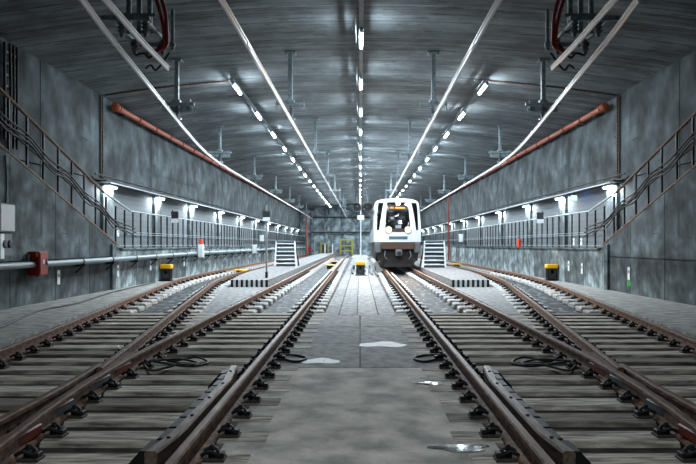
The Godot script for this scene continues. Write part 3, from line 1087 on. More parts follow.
		if s < 0:
			part_tube("pipe", rs, M.orange_pipe, [P(s * (ex - 0.14), py - 0.02, 101.6), P(s * 7.75, py - 0.02, 101.6), P(s * 7.75, FLOOR_Y, 101.6)], 0.12, 8)
		else:
			part_tube("pipe", rs, M.orange_dark, [P(s * (ex - 0.12), py - 0.02, 62.0), P(s * 7.85, py - 0.2, 62.0), P(s * 7.85, FLOOR_Y, 62.0)], 0.07, 8)

# ---------------------------------------------------------------- train
const TF := 36.7
const TX := 1.98

func train_z(x: float, y: float) -> float:
	# depth of the nose surface; it bulges in the middle and leans back above the lamps
	return TF + 0.22 * x * x + 0.24 * maxf(0.0, y - 2.0) * maxf(0.0, y - 2.0) * 0.6 + 0.05 * maxf(0.0, 1.6 - y)

func patch(called: String, t: Node, m: Material, ys: Array, xl: Array, xr: Array, off: float, nx := 6, ny := 4) -> MeshInstance3D:
	var st := begin()
	var grid := []
	var rows := []
	for k in ys.size() - 1:
		for q in (ny + (1 if k == ys.size() - 2 else 0)):
			var f := float(q) / ny
			rows.append([lerpf(ys[k], ys[k + 1], f), lerpf(xl[k], xl[k + 1], f), lerpf(xr[k], xr[k + 1], f)])
	for r in rows:
		var line := []
		for q in nx + 1:
			var x := lerpf(r[1], r[2], float(q) / nx)
			line.append(P(x, r[0], train_z(x, r[0]) - TF - off))
		grid.append(line)
	var back := Vector3(0, 0, -(off + 0.03))
	for a in grid.size() - 1:
		for b in nx:
			face(st, [grid[a][b], grid[a][b + 1], grid[a + 1][b + 1], grid[a + 1][b]], Vector3(0, 0, 1))
		face(st, [grid[a][0], grid[a + 1][0], grid[a + 1][0] + back, grid[a][0] + back], Vector3(-1, 0, 0))
		face(st, [grid[a][nx], grid[a + 1][nx], grid[a + 1][nx] + back, grid[a][nx] + back], Vector3(1, 0, 0))
	var l := grid.size() - 1
	for b in nx:
		face(st, [grid[0][b], grid[0][b + 1], grid[0][b + 1] + back, grid[0][b] + back], Vector3.DOWN)
		face(st, [grid[l][b], grid[l][b + 1], grid[l][b + 1] + back, grid[l][b] + back], Vector3.UP)
	return obj(called, st, m, t)

func half_width(y: float) -> float:
	if y < 2.2:
		return 1.29
	if y < 3.35:
		return 1.29 - 0.09 * pow((y - 2.2) / 1.15, 1.3)
	var f := clampf((y - 3.35) / 0.43, 0.0, 1.0)
	return lerpf(1.20, 0.0, 1.0 - sqrt(maxf(0.0, 1.0 - pow(f, 4.0)))) if f < 1.0 else 0.0

func build_train():
	var t := thing("metro_train", "white metro train with lit headlights standing on the straight track", "train", P(TX, 0, TF))
	t.rotation.y = -0.006
	# shell: upright outline from sill to roof, carried back along the car
	var out := []
	var ys := [1.42, 1.6, 1.9, 2.2, 2.5, 2.8, 3.1, 3.35, 3.5, 3.6, 3.68, 3.74, 3.77]
	for y in ys:
		out.append(Vector2(half_width(y), y))
	out.append(Vector2(0.35, 3.785))
	var full := []
	for k in out.size():
		full.append(out[k])
	for k in range(out.size() - 1, -1, -1):
		full.append(Vector2(-out[k].x, out[k].y))
	var st := begin()
	# nose: rings that start on the nose surface
	var rings := []
	for dz in [0.0, 0.25, 0.7]:
		var ring := []
		for p in full:
			var shrink: float = [0.955, 0.985, 1.0][rings.size()]
			var x: float = p.x * shrink
			var y: float = 1.42 + (p.y - 1.42) * [0.975, 0.992, 1.0][rings.size()]
			ring.append(P(x, y, train_z(x, y) - TF + dz))
		rings.append(ring)
	for far in [20.0]:
		var ring := []
		for p in full:
			ring.append(P(p.x, p.y, far))
		rings.append(ring)
	var n := full.size()
	for k in rings.size() - 1:
		for j in n:
			var j2 := (j + 1) % n
			var mid: Vector3 = (rings[k][j] + rings[k][j2]) * 0.5
			face(st, [rings[k][j], rings[k][j2], rings[k + 1][j2], rings[k + 1][j]], Vector3(mid.x, mid.y - 2.5, 0))
	face(st, rings[rings.size() - 1], Vector3(0, 0, -1))
	# front skin, row by row across the outline
	for k in out.size() - 1:
		var y0: float = 1.42 + (out[k].y - 1.42) * 0.975
		var y1: float = 1.42 + (out[k + 1].y - 1.42) * 0.975
		for q in 8:
			var v := []
			for e in [[0, q], [0, q + 1], [1, q + 1], [1, q]]:
				var hw: float = out[k + e[0]].x * 0.955
				var x := lerpf(-hw, hw, e[1] / 8.0)
				var y := y0 if e[0] == 0 else y1
				v.append(P(x, y, train_z(x, y) - TF))
			face(st, v, Vector3(0, 0, 1))
	obj("body", st, M.train_white, t)
	# windscreen and side panes
	var ws := patch("windscreen", t, M.train_glass, [1.95, 2.14, 3.0, 3.53], [-0.60, -0.66, -0.60, -0.54], [0.60, 0.66, 0.60, 0.54], 0.012)
	patch("front_side_window", t, M.train_glass, [2.05, 2.6, 3.2, 3.50], [-1.09, -1.08, -1.06, -1.0], [-0.98, -0.90, -0.80, -0.73], 0.012)
	patch("front_side_window", t, M.train_glass, [2.05, 2.6, 3.2, 3.50], [0.98, 0.90, 0.80, 0.73], [1.09, 1.08, 1.06, 1.0], 0.012)
	patch("painted_glow", ws, M.train_under, [1.97, 2.12], [-0.5, -0.5], [0.5, 0.5], 0.016)  # brown patch painting the warm glow low on the glass
	patch("display_panel", ws, M.stripe_black, [3.08, 3.38], [-0.50, -0.50], [0.50, 0.50], 0.02)
	# amber dot-matrix rows of the display, too small to read
	var strokes := [[-0.41, 0.11], [-0.34, 0.11], [-0.27, 0.10], [-0.14, 0.08], [-0.08, 0.10], [-0.02, 0.07], [0.04, 0.10], [0.10, 0.08], [0.16, 0.10], [0.22, 0.07], [0.28, 0.08], [0.34, 0.06]]
	for q in strokes:
		part_box("display_segment", ws, M.display, P(q[0] + 0.03, 3.22, train_z(q[0], 3.22) - TF - 0.026), Vector3(0.046, q[1], 0.012))

	# roof lamp behind the screen top
	st = begin()
	lathe(st, P(0.03, 3.44, train_z(0, 3.44) - TF - 0.005), Vector3(0, 0, 1), [[0.10, 0.0], [0.10, 0.02], [0.06, 0.035], [0.0, 0.04]], 14)
	obj("top_headlight", st, M.top_light, t)
	# plate behind the screen and white mark
	patch("number_plate", ws, M.pale_pipe, [2.14, 2.30], [-0.12, -0.12], [0.18, 0.18], 0.02)
	st = begin()
	var swoosh := [Vector2(-0.12, -0.10), Vector2(-0.02, -0.12), Vector2(0.08, -0.04), Vector2(0.10, 0.10), Vector2(0.02, 0.02), Vector2(-0.10, -0.02)]
	var sp := []
	for p in swoosh:
		sp.append(p + Vector2(-0.04, 2.82))
	var zz := train_z(0, 2.82) - TF
	sweep(st, sp, [P(0, 0, zz - 0.02), P(0, 0, zz - 0.012)])
	obj("white_mark", st, M.white_sign, ws)
	part_bar("wiper", t, M.white_paint, P(0.58, 2.45, train_z(0.58, 2.45) - TF - 0.03), P(0.50, 2.15, train_z(0.5, 2.15) - TF - 0.04), 0.025, 0.02)
	for x in [-0.47, 0.53]:
		st = begin()
		lathe(st, P(x, 2.06, train_z(x, 2.06) - TF + 0.0), Vector3(0, 0, 1), [[0.20, 0.0], [0.20, 0.04], [0.165, 0.05], [0.165, 0.03], [0.0, 0.03]], 16)
		var ring := obj("headlight_bezel", st, M.train_grey, t)
		st = begin()
		lathe(st, P(x, 2.06, train_z(x, 2.06) - TF - 0.03), Vector3(0, 0, 1), [[0.16, 0.0], [0.13, 0.03], [0.0, 0.04]], 16)
		obj("headlight", st, M.headlight, ring)
		var sl := SpotLight3D.new()
		sl.name = "headlight_beam"
		ring.add_child(sl, true)
		sl.position = P(x, 2.06, train_z(x, 2.06) - TF - 0.1)
		sl.rotation = Vector3(deg_to_rad(-8), PI, 0)
		sl.spot_angle = 55.0
		sl.spot_angle_attenuation = 1.0
		sl.spot_range = 60.0
		sl.light_energy = 2.5
		sl.light_size = 0.12
		sl.light_color = Color(1.0, 0.76, 0.52)
		sl.shadow_enabled = true
	patch("bumper_strip", t, M.train_teal, [1.56, 1.72], [-0.45, -0.47], [0.50, 0.52], 0.02)
	# apron, corner steps and coupler below the nose
	st = begin()
	prism_z(st, [Vector2(-1.22, 1.42), Vector2(1.22, 1.42), Vector2(1.24, 1.1), Vector2(0.95, 0.38), Vector2(0.75, 0.18), Vector2(-0.75, 0.18), Vector2(-0.95, 0.38), Vector2(-1.24, 1.1)], 0.35, 1.2)
	obj("apron", st, M.train_dark, t)
	part_box("buffer_beam", t, M.train_under, P(0, 1.22, 0.22), Vector3(1.75, 0.38, 0.35), 0.03)
	for x in [-1.04, 1.04]:
		part_box("corner_panel", t, M.train_grey, P(x, 1.12, 0.38), Vector3(0.36, 0.55, 0.4), 0.05)
		part_box("rail_guard", t, M.train_dark, P(x * 0.78, 0.32, 0.3), Vector3(0.16, 0.42, 0.18), 0.03)
		part_tube("air_hose", t, M.mid_grey, spline([P(x * 0.62, 0.95, 0.15), P(x * 0.66, 0.7, 0.02), P(x * 0.55, 0.52, 0.05)], 5), 0.03, 6)
	part_box("coupler_head", t, M.train_grey, P(0.05, 0.86, -0.05), Vector3(0.36, 0.34, 0.3), 0.05)
	part_box("coupler_shank", t, M.train_under, P(0.05, 0.82, 0.25), Vector3(0.2, 0.18, 0.4), 0.03)
	st = begin()
	lathe(st, P(0.06, 0.84, -0.2), Vector3(0, 0, 1), [[0.11, 0.0], [0.11, 0.02], [0.07, 0.05], [0.0, 0.05]], 12)
	obj("coupler_face", st, M.train_dark, t)
	part_box("obstacle_bar", t, M.train_dark, P(0, 0.16, 0.3), Vector3(1.9, 0.14, 0.12), 0.02)
	# underframe and bogies
	part_box("underframe", t, M.train_dark, P(0, 0.9, 10.6), Vector3(2.3, 1.0, 18.6), 0.03)
	for z in [2.6, 4.8, 15.0, 17.2]:
		for x in [-0.7525, 0.7525]:
			st = begin()
			lathe(st, P(x - 0.06, 0.433, z), Vector3(1, 0, 0), [[0.0, 0.0], [0.43, 0.0], [0.415, 0.12], [0.0, 0.12]], 20)
			obj("wheel", st, M.train_dark, t)
	# side windows and doors on both flanks
	for s in [-1, 1]:
		var z := 1.6
		var k := 0
		while z < 19.0:
			if k % 2 == 0:
				var dr := part_box("door", t, M.train_grey, P(s * 1.285, 2.35, z + 0.7), Vector3(0.03, 1.85, 1.4), 0.01)
				for e in [0.37, 1.03]:
					part_box("door_window", dr, M.train_glass, P(s * 1.295, 2.6, z + e), Vector3(0.03, 0.9, 0.5), 0.01)
				z += 1.75
			else:
				part_box("side_window", t, M.train_glass, P(s * 1.262, 2.7, z + 1.0), Vector3(0.05, 0.85, 2.0), 0.02)
				z += 2.4
			k += 1
	part_box("side_mirror", t, M.train_grey, P(-1.30, 3.05, 0.55), Vector3(0.10, 0.28, 0.10), 0.03)

# ---------------------------------------------------------------- things on the floor between the tracks
func build_trackside():
	for s in [-1, 1]:
		var side: String = "the red cabinet's side" if s < 0 else "the train's side"
		# striped edge of the raised slab
		var e := thing("striped_edge", "black and white striped low edge of the raised slab on " + side, "edge marking", Vector3.ZERO, "striped slab edges")
		var xa := rail_b(24.0) + 0.41
		var xb := rail_c(24.0) - 0.62
		var n := 15
		for k in n:
			var w := (xb - xa) / n
			part_box("stripe", e, M.stripe_black if k % 2 == 0 else M.white_sign, P(s * (xa + (k + 0.5) * w), -0.05, 24.02), Vector3(w, 0.25, 0.06))
		# step platform
		var ladder := thing("step_platform", "grey metal step platform with rungs standing " + ("on the slab by the empty track" if s < 0 else "beside the train"), "ladder", P(s * (4.2 if s < 0 else 3.95), 0.07, 39.5 if s < 0 else 37.2), "step platforms")
		ladder.rotation.y = -0.12 * s
		var hh := 1.42
		for x in [-0.56, 0.56]:
			part_bar("side_rail", ladder, M.white_paint, Vector3(x * 1.06, 0, 0.35), Vector3(x * 0.92, hh, -0.25), 0.07, 0.05)
			part_bar("back_leg", ladder, M.dark_grey, Vector3(x * 1.0 - s * 0.28 * 0.0 + (-s) * 0.22, 0, -0.85), Vector3(x * 0.92, hh, -0.3), 0.06, 0.05)
			part_bar("brace", ladder, M.galv, Vector3(x * 1.02, 0.35, 0.2), Vector3(x * 0.98 + (-s) * 0.16, 0.35, -0.7), 0.03, 0.03)
		for k in 6:
			var f := (k + 0.7) / 6.4
			part_box("tread", ladder, M.white_paint, Vector3(0, hh * f, lerpf(0.35, -0.25, f)), Vector3(1.12 - 0.14 * f, 0.05, 0.2), 0.008)
			part_box("riser", ladder, M.dark_grey if k % 2 else M.mid_grey, Vector3(0, hh * f - 0.10, lerpf(0.30, -0.30, f)), Vector3(1.08 - 0.14 * f, 0.13, 0.02))
		for k in 4:
			var f := (k + 0.8) / 4.6
			part_bar("back_rung", ladder, M.galv, Vector3(-0.55 - s * 0.22 * (1 - f), hh * f, lerpf(-0.85, -0.3, f)), Vector3(0.55 - s * 0.22 * (1 - f), hh * f, lerpf(-0.85, -0.3, f)), 0.03, 0.03)
		part_box("top_step", ladder, M.galv, Vector3(0, hh, -0.28), Vector3(1.06, 0.04, 0.22), 0.01)
	# yellow-capped lamps on the floor
	for q in [[-7.74, 28.0, "at the foot of the wall below the grey pipe"], [7.74, 28.3, "at the foot of the wall on the train's side"], [0.02, 33.0, "on the paving in the middle of the hall"]]:
		var y := thing("marker_box", "yellow-topped black trackside box " + q[2], "trackside box", P(q[0], FLOOR_Y, q[1]), "yellow-topped boxes")
		part_box("cap", y, M.yellow, Vector3(0, 0.58, 0), Vector3(0.46, 0.17, 0.36), 0.03)
		part_box("body", y, M.dark_grey, Vector3(0, 0.30, 0), Vector3(0.33, 0.46, 0.26), 0.02)
		part_box("foot", y, M.black_steel, Vector3(0, 0.03, 0), Vector3(0.48, 0.06, 0.34), 0.01)
		for x in [-0.18, 0.18]:
			for z in [-0.12, 0.12]:
				part_box("leg", y, M.black_steel, Vector3(x, 0.28, z), Vector3(0.04, 0.46, 0.04))
		part_box("side_label", y, M.mid_grey, Vector3(0.0, 0.36, 0.125), Vector3(0.12, 0.14, 0.01))
	# signal post with its plates
	var p := thing("sign_post", "slim grey post with a small dark and white plate on the raised slab", "sign post", P(-3.42, 0.07, 25.6))
	part_tube("pole", p, M.alu_dull, [Vector3(0, 0, 0), Vector3(0, 2.66, 0)], 0.032, 8)
	part_tube("foot", p, M.black_steel, [Vector3(0, 0, 0), Vector3(0, 0.22, 0)], 0.05, 8)
	part_box("dark_plate", p, M.dark_grey, Vector3(0, 2.33, 0.045), Vector3(0.26, 0.22, 0.02), 0.004)
	part_box("white_plate", p, M.white_sign, Vector3(0, 2.14, 0.045), Vector3(0.26, 0.14, 0.02), 0.004)
	# middle post far away
	var mp := thing("sign_post", "thin pale post with a white plate in the middle of the hall below the fans", "sign post", P(0.08, FLOOR_Y, 76.0))
	part_tube("pole", mp, M.white_paint, [Vector3(0, 0, 0), Vector3(0, 6.4, 0)], 0.06, 8)
	part_box("white_plate", mp, M.white_sign, Vector3(0, 4.38, 0.08), Vector3(0.72, 0.46, 0.03), 0.01)
	# hoses and cables heaped beside the train
	var hz := [[0.27, 32.0, 0.0], [0.51, 33.0, 1.0], [0.76, 31.6, 2.0], [-0.36, 34.0, 3.0], [0.10, 34.6, 4.0]]
	for k in hz.size():
		var q: Array = hz[k]
		var words := ["pale hose lying beside the yellow-topped box in the middle", "grey hose close to the train's near wheel", "dark hose curving along the rail in front of the train", "black cable coiled on the paving behind the yellow-topped box", "thin light cable between the yellow-topped box and train"]
		var pts := []
		for j in 9:
			var d: float = q[1] + j * 1.0
			pts.append(P(q[0] + 0.07 * sin(j * 0.9 + q[2]) * (1.0 - j * 0.05), -0.125 + (0.12 + 0.16 * maxf(0.0, sin(j * 1.3 + q[2]))) * (1.0 if j > 1 and j < 7 else 0.0), d))
		var hs := thing("hose", words[k], "hose", Vector3.ZERO, "hoses by the train")
		part_tube("hose_line", hs, [M.pale_pipe, M.mid_grey, M.dark_grey, M.rubber, M.white_sign][k], spline(pts, 4), 0.045, 8)
	# yellow beacons between the rails
	for q in [[-1.98, 46.0, "between the rails of the empty straight track"], [-2.05, 56.0, "further along the empty straight track"], [-6.3, 37.0, "between the rails of the curved track by the pipe"], [6.6, 48.0, "between the rails of the curved track on the train's side"]]:
		var b := thing("track_beacon", "flat yellow beacon lying " + q[2], "beacon", P(q[0], -0.30, q[1]), "track beacons")
		part_box("cover", b, M.yellow, Vector3(0, 0.24, 0), Vector3(0.62, 0.06, 0.9), 0.02)
		part_box("mount", b, M.dark_grey, Vector3(0, 0.105, 0), Vector3(0.4, 0.21, 0.5), 0.01)
	# cable loops on the sleepers beside the crossings
	for s in [-1, 1]:
		var c := thing("cable_loop", "black cable looped beside the rail crossing on " + ("the red cabinet's side" if s < 0 else "the train's side"), "cable", Vector3.ZERO, "cable loops")
		part_tube("strand", c, M.rubber, spline([P(s * 2.52, -0.11, 8.45), P(s * 2.3, -0.10, 8.2), P(s * 2.02, -0.145, 8.25), P(s * 1.85, -0.145, 8.5), P(s * 2.05, -0.12, 8.75), P(s * 2.32, -0.145, 8.6), P(s * 2.5, -0.10, 8.75)], 6), 0.014, 6)
		part_tube("strand", c, M.dark_grey, spline([P(s * 2.5, -0.10, 8.1), P(s * 2.36, -0.14, 7.95), P(s * 2.1, -0.10, 8.1), P(s * 1.95, -0.145, 8.45), P(s * 2.2, -0.11, 8.55), P(s * 2.5, -0.09, 8.3)], 6), 0.013, 6)
		var c2 := thing("cable_loop", "thin black cable looped beside the inner straight rail on " + ("the red cabinet's side" if s < 0 else "the train's side"), "cable", Vector3.ZERO, "cable loops")
		part_tube("strand", c2, M.rubber, spline([P(s * 1.05, -0.14, 8.9), P(s * 0.8, -0.155, 8.65), P(s * 0.68, -0.155, 8.9), P(s * 0.85, -0.155, 9.15), P(s * 1.06, -0.14, 9.05)], 6), 0.016, 6)
	# cable along the floor by the wall
	var fc := thing("floor_cable", "long black cable snaking along the floor beside the wall with the red cabinet", "cable")
	part_tube("strand", fc, M.rubber, spline([P(-5.7, -0.145, 9.0), P(-6.26, -0.145, 12.2), P(-6.97, -0.145, 15.2), P(-6.94, -0.145, 17.2), P(-7.5, -0.145, 21.5), P(-7.76, -0.145, 26.5)], 8), 0.022, 6)
	# marks on the middle floor
	mark("lime_patch", "pale ring-shaped lime patch on the floor beside the inner rail of the empty track", "stain", Vector2(-0.49, 8.75), Vector2(0.24, 0.2), M.lime, 3)
	mark("lime_patch", "bright white spill on the paving on the train's side of the middle", "stain", Vector2(0.33, 10.2), Vector2(0.34, 0.26), M.lime, 5)
	mark("wet_spot", "small dark wet spot inside the ring-shaped lime patch", "stain", Vector2(-0.46, 8.75), Vector2(0.10, 0.07), M.puddle, 8)
	mark("puddle", "shiny puddle among the sleeper ends by the lower edge of the middle floor", "puddle", Vector2(0.72, 5.02), Vector2(0.20, 0.09), M.puddle, 9)
	mark("puddle", "small puddle beside the second sleeper end on the train's side", "puddle", Vector2(0.74, 7.36), Vector2(0.16, 0.085), M.puddle, 11)

func mark(called: String, label: String, category: String, at: Vector2, r: Vector2, m: Material, sd: int):
	var rr := RandomNumberGenerator.new()
	rr.seed = sd
	var pts := []
	var ph := rr.randf() * TAU
	for k in 20:
		var a := TAU * k / 20
		var q := 1.0 + 0.18 * sin(3 * a + ph) + 0.10 * sin(5 * a + 2 * ph) + rr.randf_range(-0.06, 0.06)
		pts.append(P(at.x + cos(a) * r.x * q, FLOOR_Y + 0.005, at.y + sin(a) * r.y * q))
	var st := begin()
	for k in 20:
		face(st, [P(at.x, FLOOR_Y + 0.006, at.y), pts[k], pts[(k + 1) % 20]], Vector3.UP)
		face(st, [pts[k], pts[(k + 1) % 20], pts[(k + 1) % 20] + Vector3(0, -0.006, 0), pts[k] + Vector3(0, -0.006, 0)], pts[k] - P(at.x, FLOOR_Y, at.y))
	tag(obj(called, st, m), label, category)

# ---------------------------------------------------------------- far end
func build_far_end():
	var g := thing("buffer_frame", "yellow steel frame standing before the end wall beyond the empty track", "frame", P(-1.95, FLOOR_Y, 100.5))
	for x in [-0.85, 0.85]:
		part_box("post", g, M.yellow_green, Vector3(x, 1.15, 0), Vector3(0.22, 2.3, 0.22), 0.02)
		part_bar("stay", g, M.yellow_green, Vector3(x, 0.05, -1.2), Vector3(x, 1.8, -0.1), 0.14, 0.14)
	for y in [0.55, 1.25, 2.1]:
		part_box("cross_bar", g, M.yellow_green, Vector3(0, y, 0), Vector3(1.9, 0.16, 0.16), 0.02)
	var e := thing("equipment_rack", "small yellow equipment rack before the end wall by the orange riser", "rack", P(-4.95, 0.07, 98.0))
	part_box("cabinet", e, M.dark_grey, Vector3(0, 0.6, 0), Vector3(1.1, 1.2, 0.5), 0.03)
	for x in [-0.5, 0.5]:
		part_box("post", e, M.yellow_green, Vector3(x, 0.75, 0.3), Vector3(0.14, 1.5, 0.1), 0.02)
	part_box("cross_bar", e, M.yellow_green, Vector3(0, 1.35, 0.3), Vector3(1.3, 0.14, 0.1), 0.02)
	var f := thing("trestle", "pale steel trestle standing on the slab near the end wall", "trestle", P(-4.1, 0.07, 92.0))
	for x in [-0.5, 0.5]:
		part_bar("leg", f, M.white_paint, Vector3(x, 0, 0.2), Vector3(x, 1.35, 0), 0.1, 0.08)
		part_bar("leg", f, M.white_paint, Vector3(x, 0, -0.3), Vector3(x, 1.35, 0), 0.1, 0.08)
	for y in [0.6, 1.0, 1.33]:
		part_box("cross_bar", f, M.mid_grey, Vector3(0, y, 0.05), Vector3(1.1, 0.1, 0.06), 0.01)
	var h := thing("fire_point", "small red box beside the orange riser at the far end", "fire box", P(-6.9, FLOOR_Y, 96.0))
	part_box("body", h, M.red, Vector3(0, 0.8, 0), Vector3(0.5, 0.6, 0.3), 0.03)
	part_box("stand", h, M.dark_grey, Vector3(0, 0.25, 0), Vector3(0.2, 0.5, 0.2), 0.02)
	# pipe runs on the end wall
	for q in [[2.1, "lower"], [4.3, "upper"]]:
		var w := thing("wall_pipe", "%s dark pipe run across the far end wall" % q[1], "pipe")
		part_tube("pipe", w, M.dark_grey, [P(-7.0, q[0] + 1.0, FAR_END - 0.32), P(7.0, q[0] + 1.0, FAR_END - 0.32)], 0.09, 8)
		for x in [-5.0, -2.6, -0.4, 2.2, 4.8]:
			part_box("pipe_bracket", w, M.galv, P(x, q[0] + 0.98, FAR_END - 0.28), Vector3(0.12, 0.3, 0.16))

# ---------------------------------------------------------------- things on the side walls
func build_wall_items():
	# grey water main on brackets
	var g := thing("water_pipe", "grey water pipe on black brackets along the wall with the red cabinet", "pipe")
	var px := -(WALK_X - 0.17)
	part_tube("pipe", g, M.pale_pipe, [P(px, 0.80, 8.0), P(px, 0.81, 16.76)], 0.075, 12)
	part_tube("pipe", g, M.pale_pipe, [P(px, 0.81, 17.24), P(px, 0.82, 22.0), P(px, 0.88, 34.0), P(px, 0.88, FAR_END - 2.5)], 0.075, 12)
	var d := 15.0
	while d < 80.0:
		part_bar("bracket_arm", g, M.black_steel, P(-WALK_X, 0.70, d), P(px + 0.1, 0.72, d), 0.05, 0.05)
		part_bar("bracket_strut", g, M.black_steel, P(-WALK_X, 0.50, d), P(px + 0.06, 0.70, d), 0.04, 0.04)
		var st := begin()
		lathe(st, P(px, 0.815 + 0.006 * clampf(d - 22.0, 0.0, 12.0), d - 0.04), Vector3(0, 0, -1), [[0.076, 0.0], [0.09, 0.0], [0.09, 0.07], [0.076, 0.07]], 12)
		obj("pipe_clamp", st, M.black_steel, g)
		d += 2.35
	# red cabinet
	var r := thing("hydrant_cabinet", "red metal cabinet on the wall in front of the grey pipe", "cabinet", P(-WALK_X + 0.12, 0.55, 17.0))
	part_box("body", r, M.red, Vector3(0.05, 0.28, 0), Vector3(0.28, 0.58, 0.46), 0.012)
	var dr := part_box("door", r, M.red, Vector3(0.20, 0.28, 0), Vector3(0.02, 0.52, 0.40), 0.006)
	part_box("handle", dr, M.dark_grey, Vector3(0.217, 0.28, -0.14), Vector3(0.02, 0.09, 0.025))
	part_box("notice", dr, M.white_sign, Vector3(0.212, 0.32, 0.02), Vector3(0.006, 0.10, 0.08))
	part_box("yellow_tag", r, M.yellow, Vector3(0.14, 0.5, 0.232), Vector3(0.05, 0.10, 0.008))
	part_tube("valve", r, M.mid_grey, [Vector3(-0.02, 0.2, 0.34), Vector3(-0.02, 0.5, 0.34)], 0.03, 8)
	# grey control cabinet with dials
	var c := thing("control_cabinet", "pale grey control cabinet with two round dials at the frame edge", "cabinet", P(-WALK_X, 1.0, 15.45))
	part_box("body", c, M.mid_grey, Vector3(0.11, 0.88, 0), Vector3(0.22, 0.64, 0.7), 0.015)
	part_box("door", c, M.pale_pipe, Vector3(0.225, 0.88, 0), Vector3(0.02, 0.58, 0.62), 0.006)
	part_box("lower_body", c, M.mid_grey, Vector3(0.08, 0.28, -0.08), Vector3(0.16, 0.5, 0.5), 0.012)
	for z in [-0.22, 0.02]:
		var st := begin()
		lathe(st, Vector3(0.16, 0.3, z), Vector3(1, 0, 0), [[0.09, 0.0], [0.09, 0.03], [0.07, 0.04], [0.0, 0.04]], 14)
		obj("dial", st, M.dark_grey, c)
	part_box("notice", c, M.white_sign, Vector3(0.165, 0.25, 0.12), Vector3(0.012, 0.55, 0.16))
	part_tube("feed_cable", c, M.rubber, spline([Vector3(0.03, 1.2, -0.3), Vector3(0.03, 1.7, -0.34), Vector3(0.03, 2.3, -0.28)], 4), 0.02, 6)
	# white number tags low on the walls
	var tags := [[-1, 18.55, 0.42, "below the red cabinet"], [-1, 23.1, 0.42, "by the foot of the grey pipe ramp"], [-1, 26.7, 0.5, "next to the yellow-topped box below the grey pipe"], [1, 20.8, 0.43, "above a green stain on the train's side"], [1, 25.2, 0.42, "near the wall corner on the train's side"], [1, 26.8, 0.47, "next to the yellow-topped box on the train's side"], [-1, 31.8, 0.5, "past the yellow-topped box, below the grey pipe"]]
	for q in tags:
		var t := thing("wall_tag", "small white tag on the lower wall " + q[3], "tag", P(q[0] * (WALK_X - 0.012), q[2], q[1]), "white wall tags")
		part_box("plate", t, M.white_sign, Vector3.ZERO, Vector3(0.016, 0.38, 0.17), 0.004)
		part_box("print", t, M.mid_grey, Vector3(-q[0] * 0.009, 0.05, 0), Vector3(0.004, 0.08, 0.09))
	var gs := begin()
	for k in 9:
		box(gs, P(WALK_X - 0.004, 0.16 - 0.02 * (k % 4), 20.66 + 0.035 * k), Vector3(0.008, 0.12 + 0.04 * (k % 3), 0.03))
	tag(obj("paint_mark", gs, plain(Color(0.16, 0.55, 0.22), 0.6)), "green paint mark below the white tag on the train's side", "stain")
	# small plates up behind the railing
	for q in [[-1, 25.6, 1.72], [1, 29.0, 1.4], [1, 28.0, 1.4]]:
		var t := thing("wall_tag", "white tag behind the railing " + ("on the red cabinet's side" if q[0] < 0 else ("closer to the lamp corner on the train's side" if q[1] < 28.5 else "further along on the train's side")), "tag", P(q[0] * (WALL_X - 0.05), q[2], q[1]), "white wall tags")
		part_box("plate", t, M.white_sign, Vector3.ZERO, Vector3(0.02, 0.28, 0.2), 0.004)
		part_box("print", t, M.mid_grey, Vector3(-q[0] * 0.011, 0.03, 0), Vector3(0.004, 0.06, 0.1))
	# signs on the railing, dark above and white below
	for s in [-1, 1]:
		var t := thing("railing_sign", "small sign, dark above and white below, fixed to the railing on " + ("the red cabinet's side" if s < 0 else "the train's side"), "sign", P(s * (WALK_X - 0.17), 2.2, 29.6 if s < 0 else 30.4), "railing signs")
		part_box("dark_plate", t, M.dark_grey, Vector3(0, 0.34, 0), Vector3(0.3, 0.30, 0.02), 0.004)
		part_box("white_plate", t, M.white_sign, Vector3(0, 0.10, 0), Vector3(0.3, 0.17, 0.02), 0.004)
		part_box("bracket", t, M.black_steel, Vector3(s * 0.1, 0.25, -0.03), Vector3(0.04, 0.6, 0.03))
		part_box("arm", t, M.black_steel, Vector3(s * 0.13, 0.42, -0.03), Vector3(0.08, 0.03, 0.03))
		part_box("arm", t, M.black_steel, Vector3(s * 0.13, 0.12, -0.03), Vector3(0.08, 0.03, 0.03))
	# exit lamp and small light on the train side
	var bl := thing("exit_lamp", "small blue-lit sign below the cable tray on the train's side", "light", P(8.5, 3.12, 27.8))
	part_box("housing", bl, M.dark_grey, Vector3(0, 0.02, -0.04), Vector3(0.26, 0.24, 0.06), 0.01)
	part_box("sign_face", bl, M.blue_light, Vector3(0, 0.02, -0.005), Vector3(0.22, 0.18, 0.015), 0.004)
	part_box("stem", bl, M.dark_grey, Vector3(0, 0.185, -0.04), Vector3(0.03, 0.10, 0.03))
	var ol := OmniLight3D.new()
	ol.name = "exit_lamp_light"
	bl.add_child(ol)
	ol.position = Vector3(0, 0.02, 0.05)
	ol.light_color = Color(0.4, 0.65, 1.0)
	ol.light_energy = 0.02
	ol.light_size = 0.1
	ol.omni_range = 30.0
	ol.omni_attenuation = 2.0
	ol.shadow_enabled = true
	# beacon box with orange cap
	var b := thing("beacon_box", "white box with an orange cap on the wall above the grey pipe", "box", P(-(WALK_X - 0.375), 0.66, 33.6))
	part_box("body", b, M.white_sign, Vector3(0, 0.32, 0), Vector3(0.24, 0.62, 0.32), 0.02)
	part_box("cap", b, M.orange, Vector3(0, 0.76, 0), Vector3(0.14, 0.24, 0.18), 0.03)
	part_box("label", b, M.orange, Vector3(0.122, 0.42, 0), Vector3(0.006, 0.1, 0.12))
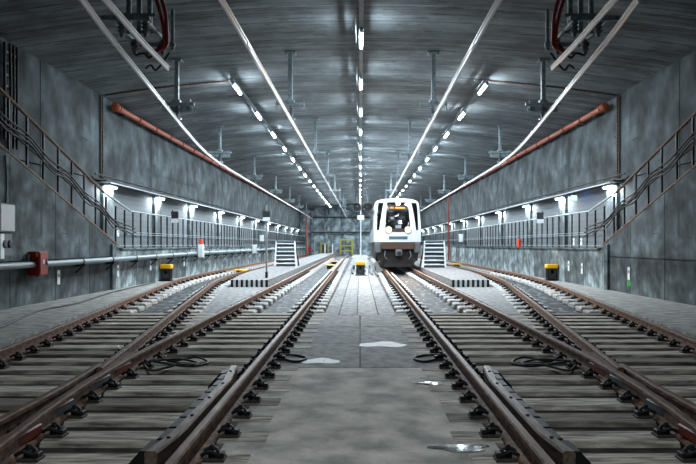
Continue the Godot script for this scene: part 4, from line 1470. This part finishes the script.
	for q in [[-1, 50.4, 0.66, 0.62, "above the grey pipe beyond the beacon box"], [-1, 56.0, 1.55, 0.5, "on the railing far along the grey pipe's wall"], [1, 54.5, 1.5, 0.6, "on the railing on the train's side"]]:
		var w := thing("junction_box", "white junction box " + q[4], "box", P(q[0] * (WALK_X - (0.41 if q[2] < 1.0 else 0.15)), q[2], q[1]), "white boxes")
		part_box("body", w, M.white_sign, Vector3(0, q[3] * 0.5, 0), Vector3(0.3, q[3], 0.34), 0.02)
		part_box("cover", w, M.pale_pipe, Vector3(-q[0] * 0.155, q[3] * 0.5, 0), Vector3(0.012, q[3] * 0.8, 0.26))
	# fire extinguisher on the railing
	var x := thing("fire_extinguisher", "orange-red fire extinguisher hung on the railing on the train's side", "extinguisher", P(WALK_X - 0.12, WALK_Y - 0.02, 34.7))
	var st := begin()
	lathe(st, Vector3.ZERO, Vector3.UP, [[0.0, 0.0], [0.09, 0.0], [0.095, 0.03], [0.095, 0.36], [0.07, 0.42], [0.03, 0.45], [0.0, 0.45]], 12)
	obj("cylinder", st, M.orange, x)
	part_box("valve", x, M.black_steel, Vector3(0, 0.48, 0), Vector3(0.06, 0.08, 0.08), 0.01)
	part_tube("hose", x, M.rubber, spline([Vector3(0, 0.48, 0.04), Vector3(0, 0.40, 0.14), Vector3(0, 0.12, 0.12)], 5), 0.015, 6)
	part_box("hook", x, M.dark_grey, Vector3(0.1, 0.3, 0), Vector3(0.12, 0.05, 0.1))
	# dark cable ladder on the near wall
	for s in [-1]:
		var l := thing("cable_ladder", "dark upright cable ladder on the upper wall at the frame edge", "cable ladder", P(s * (WALL_X - 0.12), 3.9, 17.6))
		for z in [-0.3, 0.3]:
			part_box("stile", l, M.dark_grey, Vector3(0, 1.2, z), Vector3(0.06, 2.4, 0.05))
		for k in 8:
			part_box("rung", l, M.galv, Vector3(0.02, 0.2 + k * 0.28, 0), Vector3(0.05, 0.04, 0.6))
		for k in 3:
			part_tube("cable", l, M.rubber, spline([Vector3(0.06, 2.4, -0.2 + 0.18 * k), Vector3(0.07, 1.2, -0.18 + 0.16 * k), Vector3(0.06, -0.2, -0.2 + 0.18 * k)], 4), 0.035, 6)
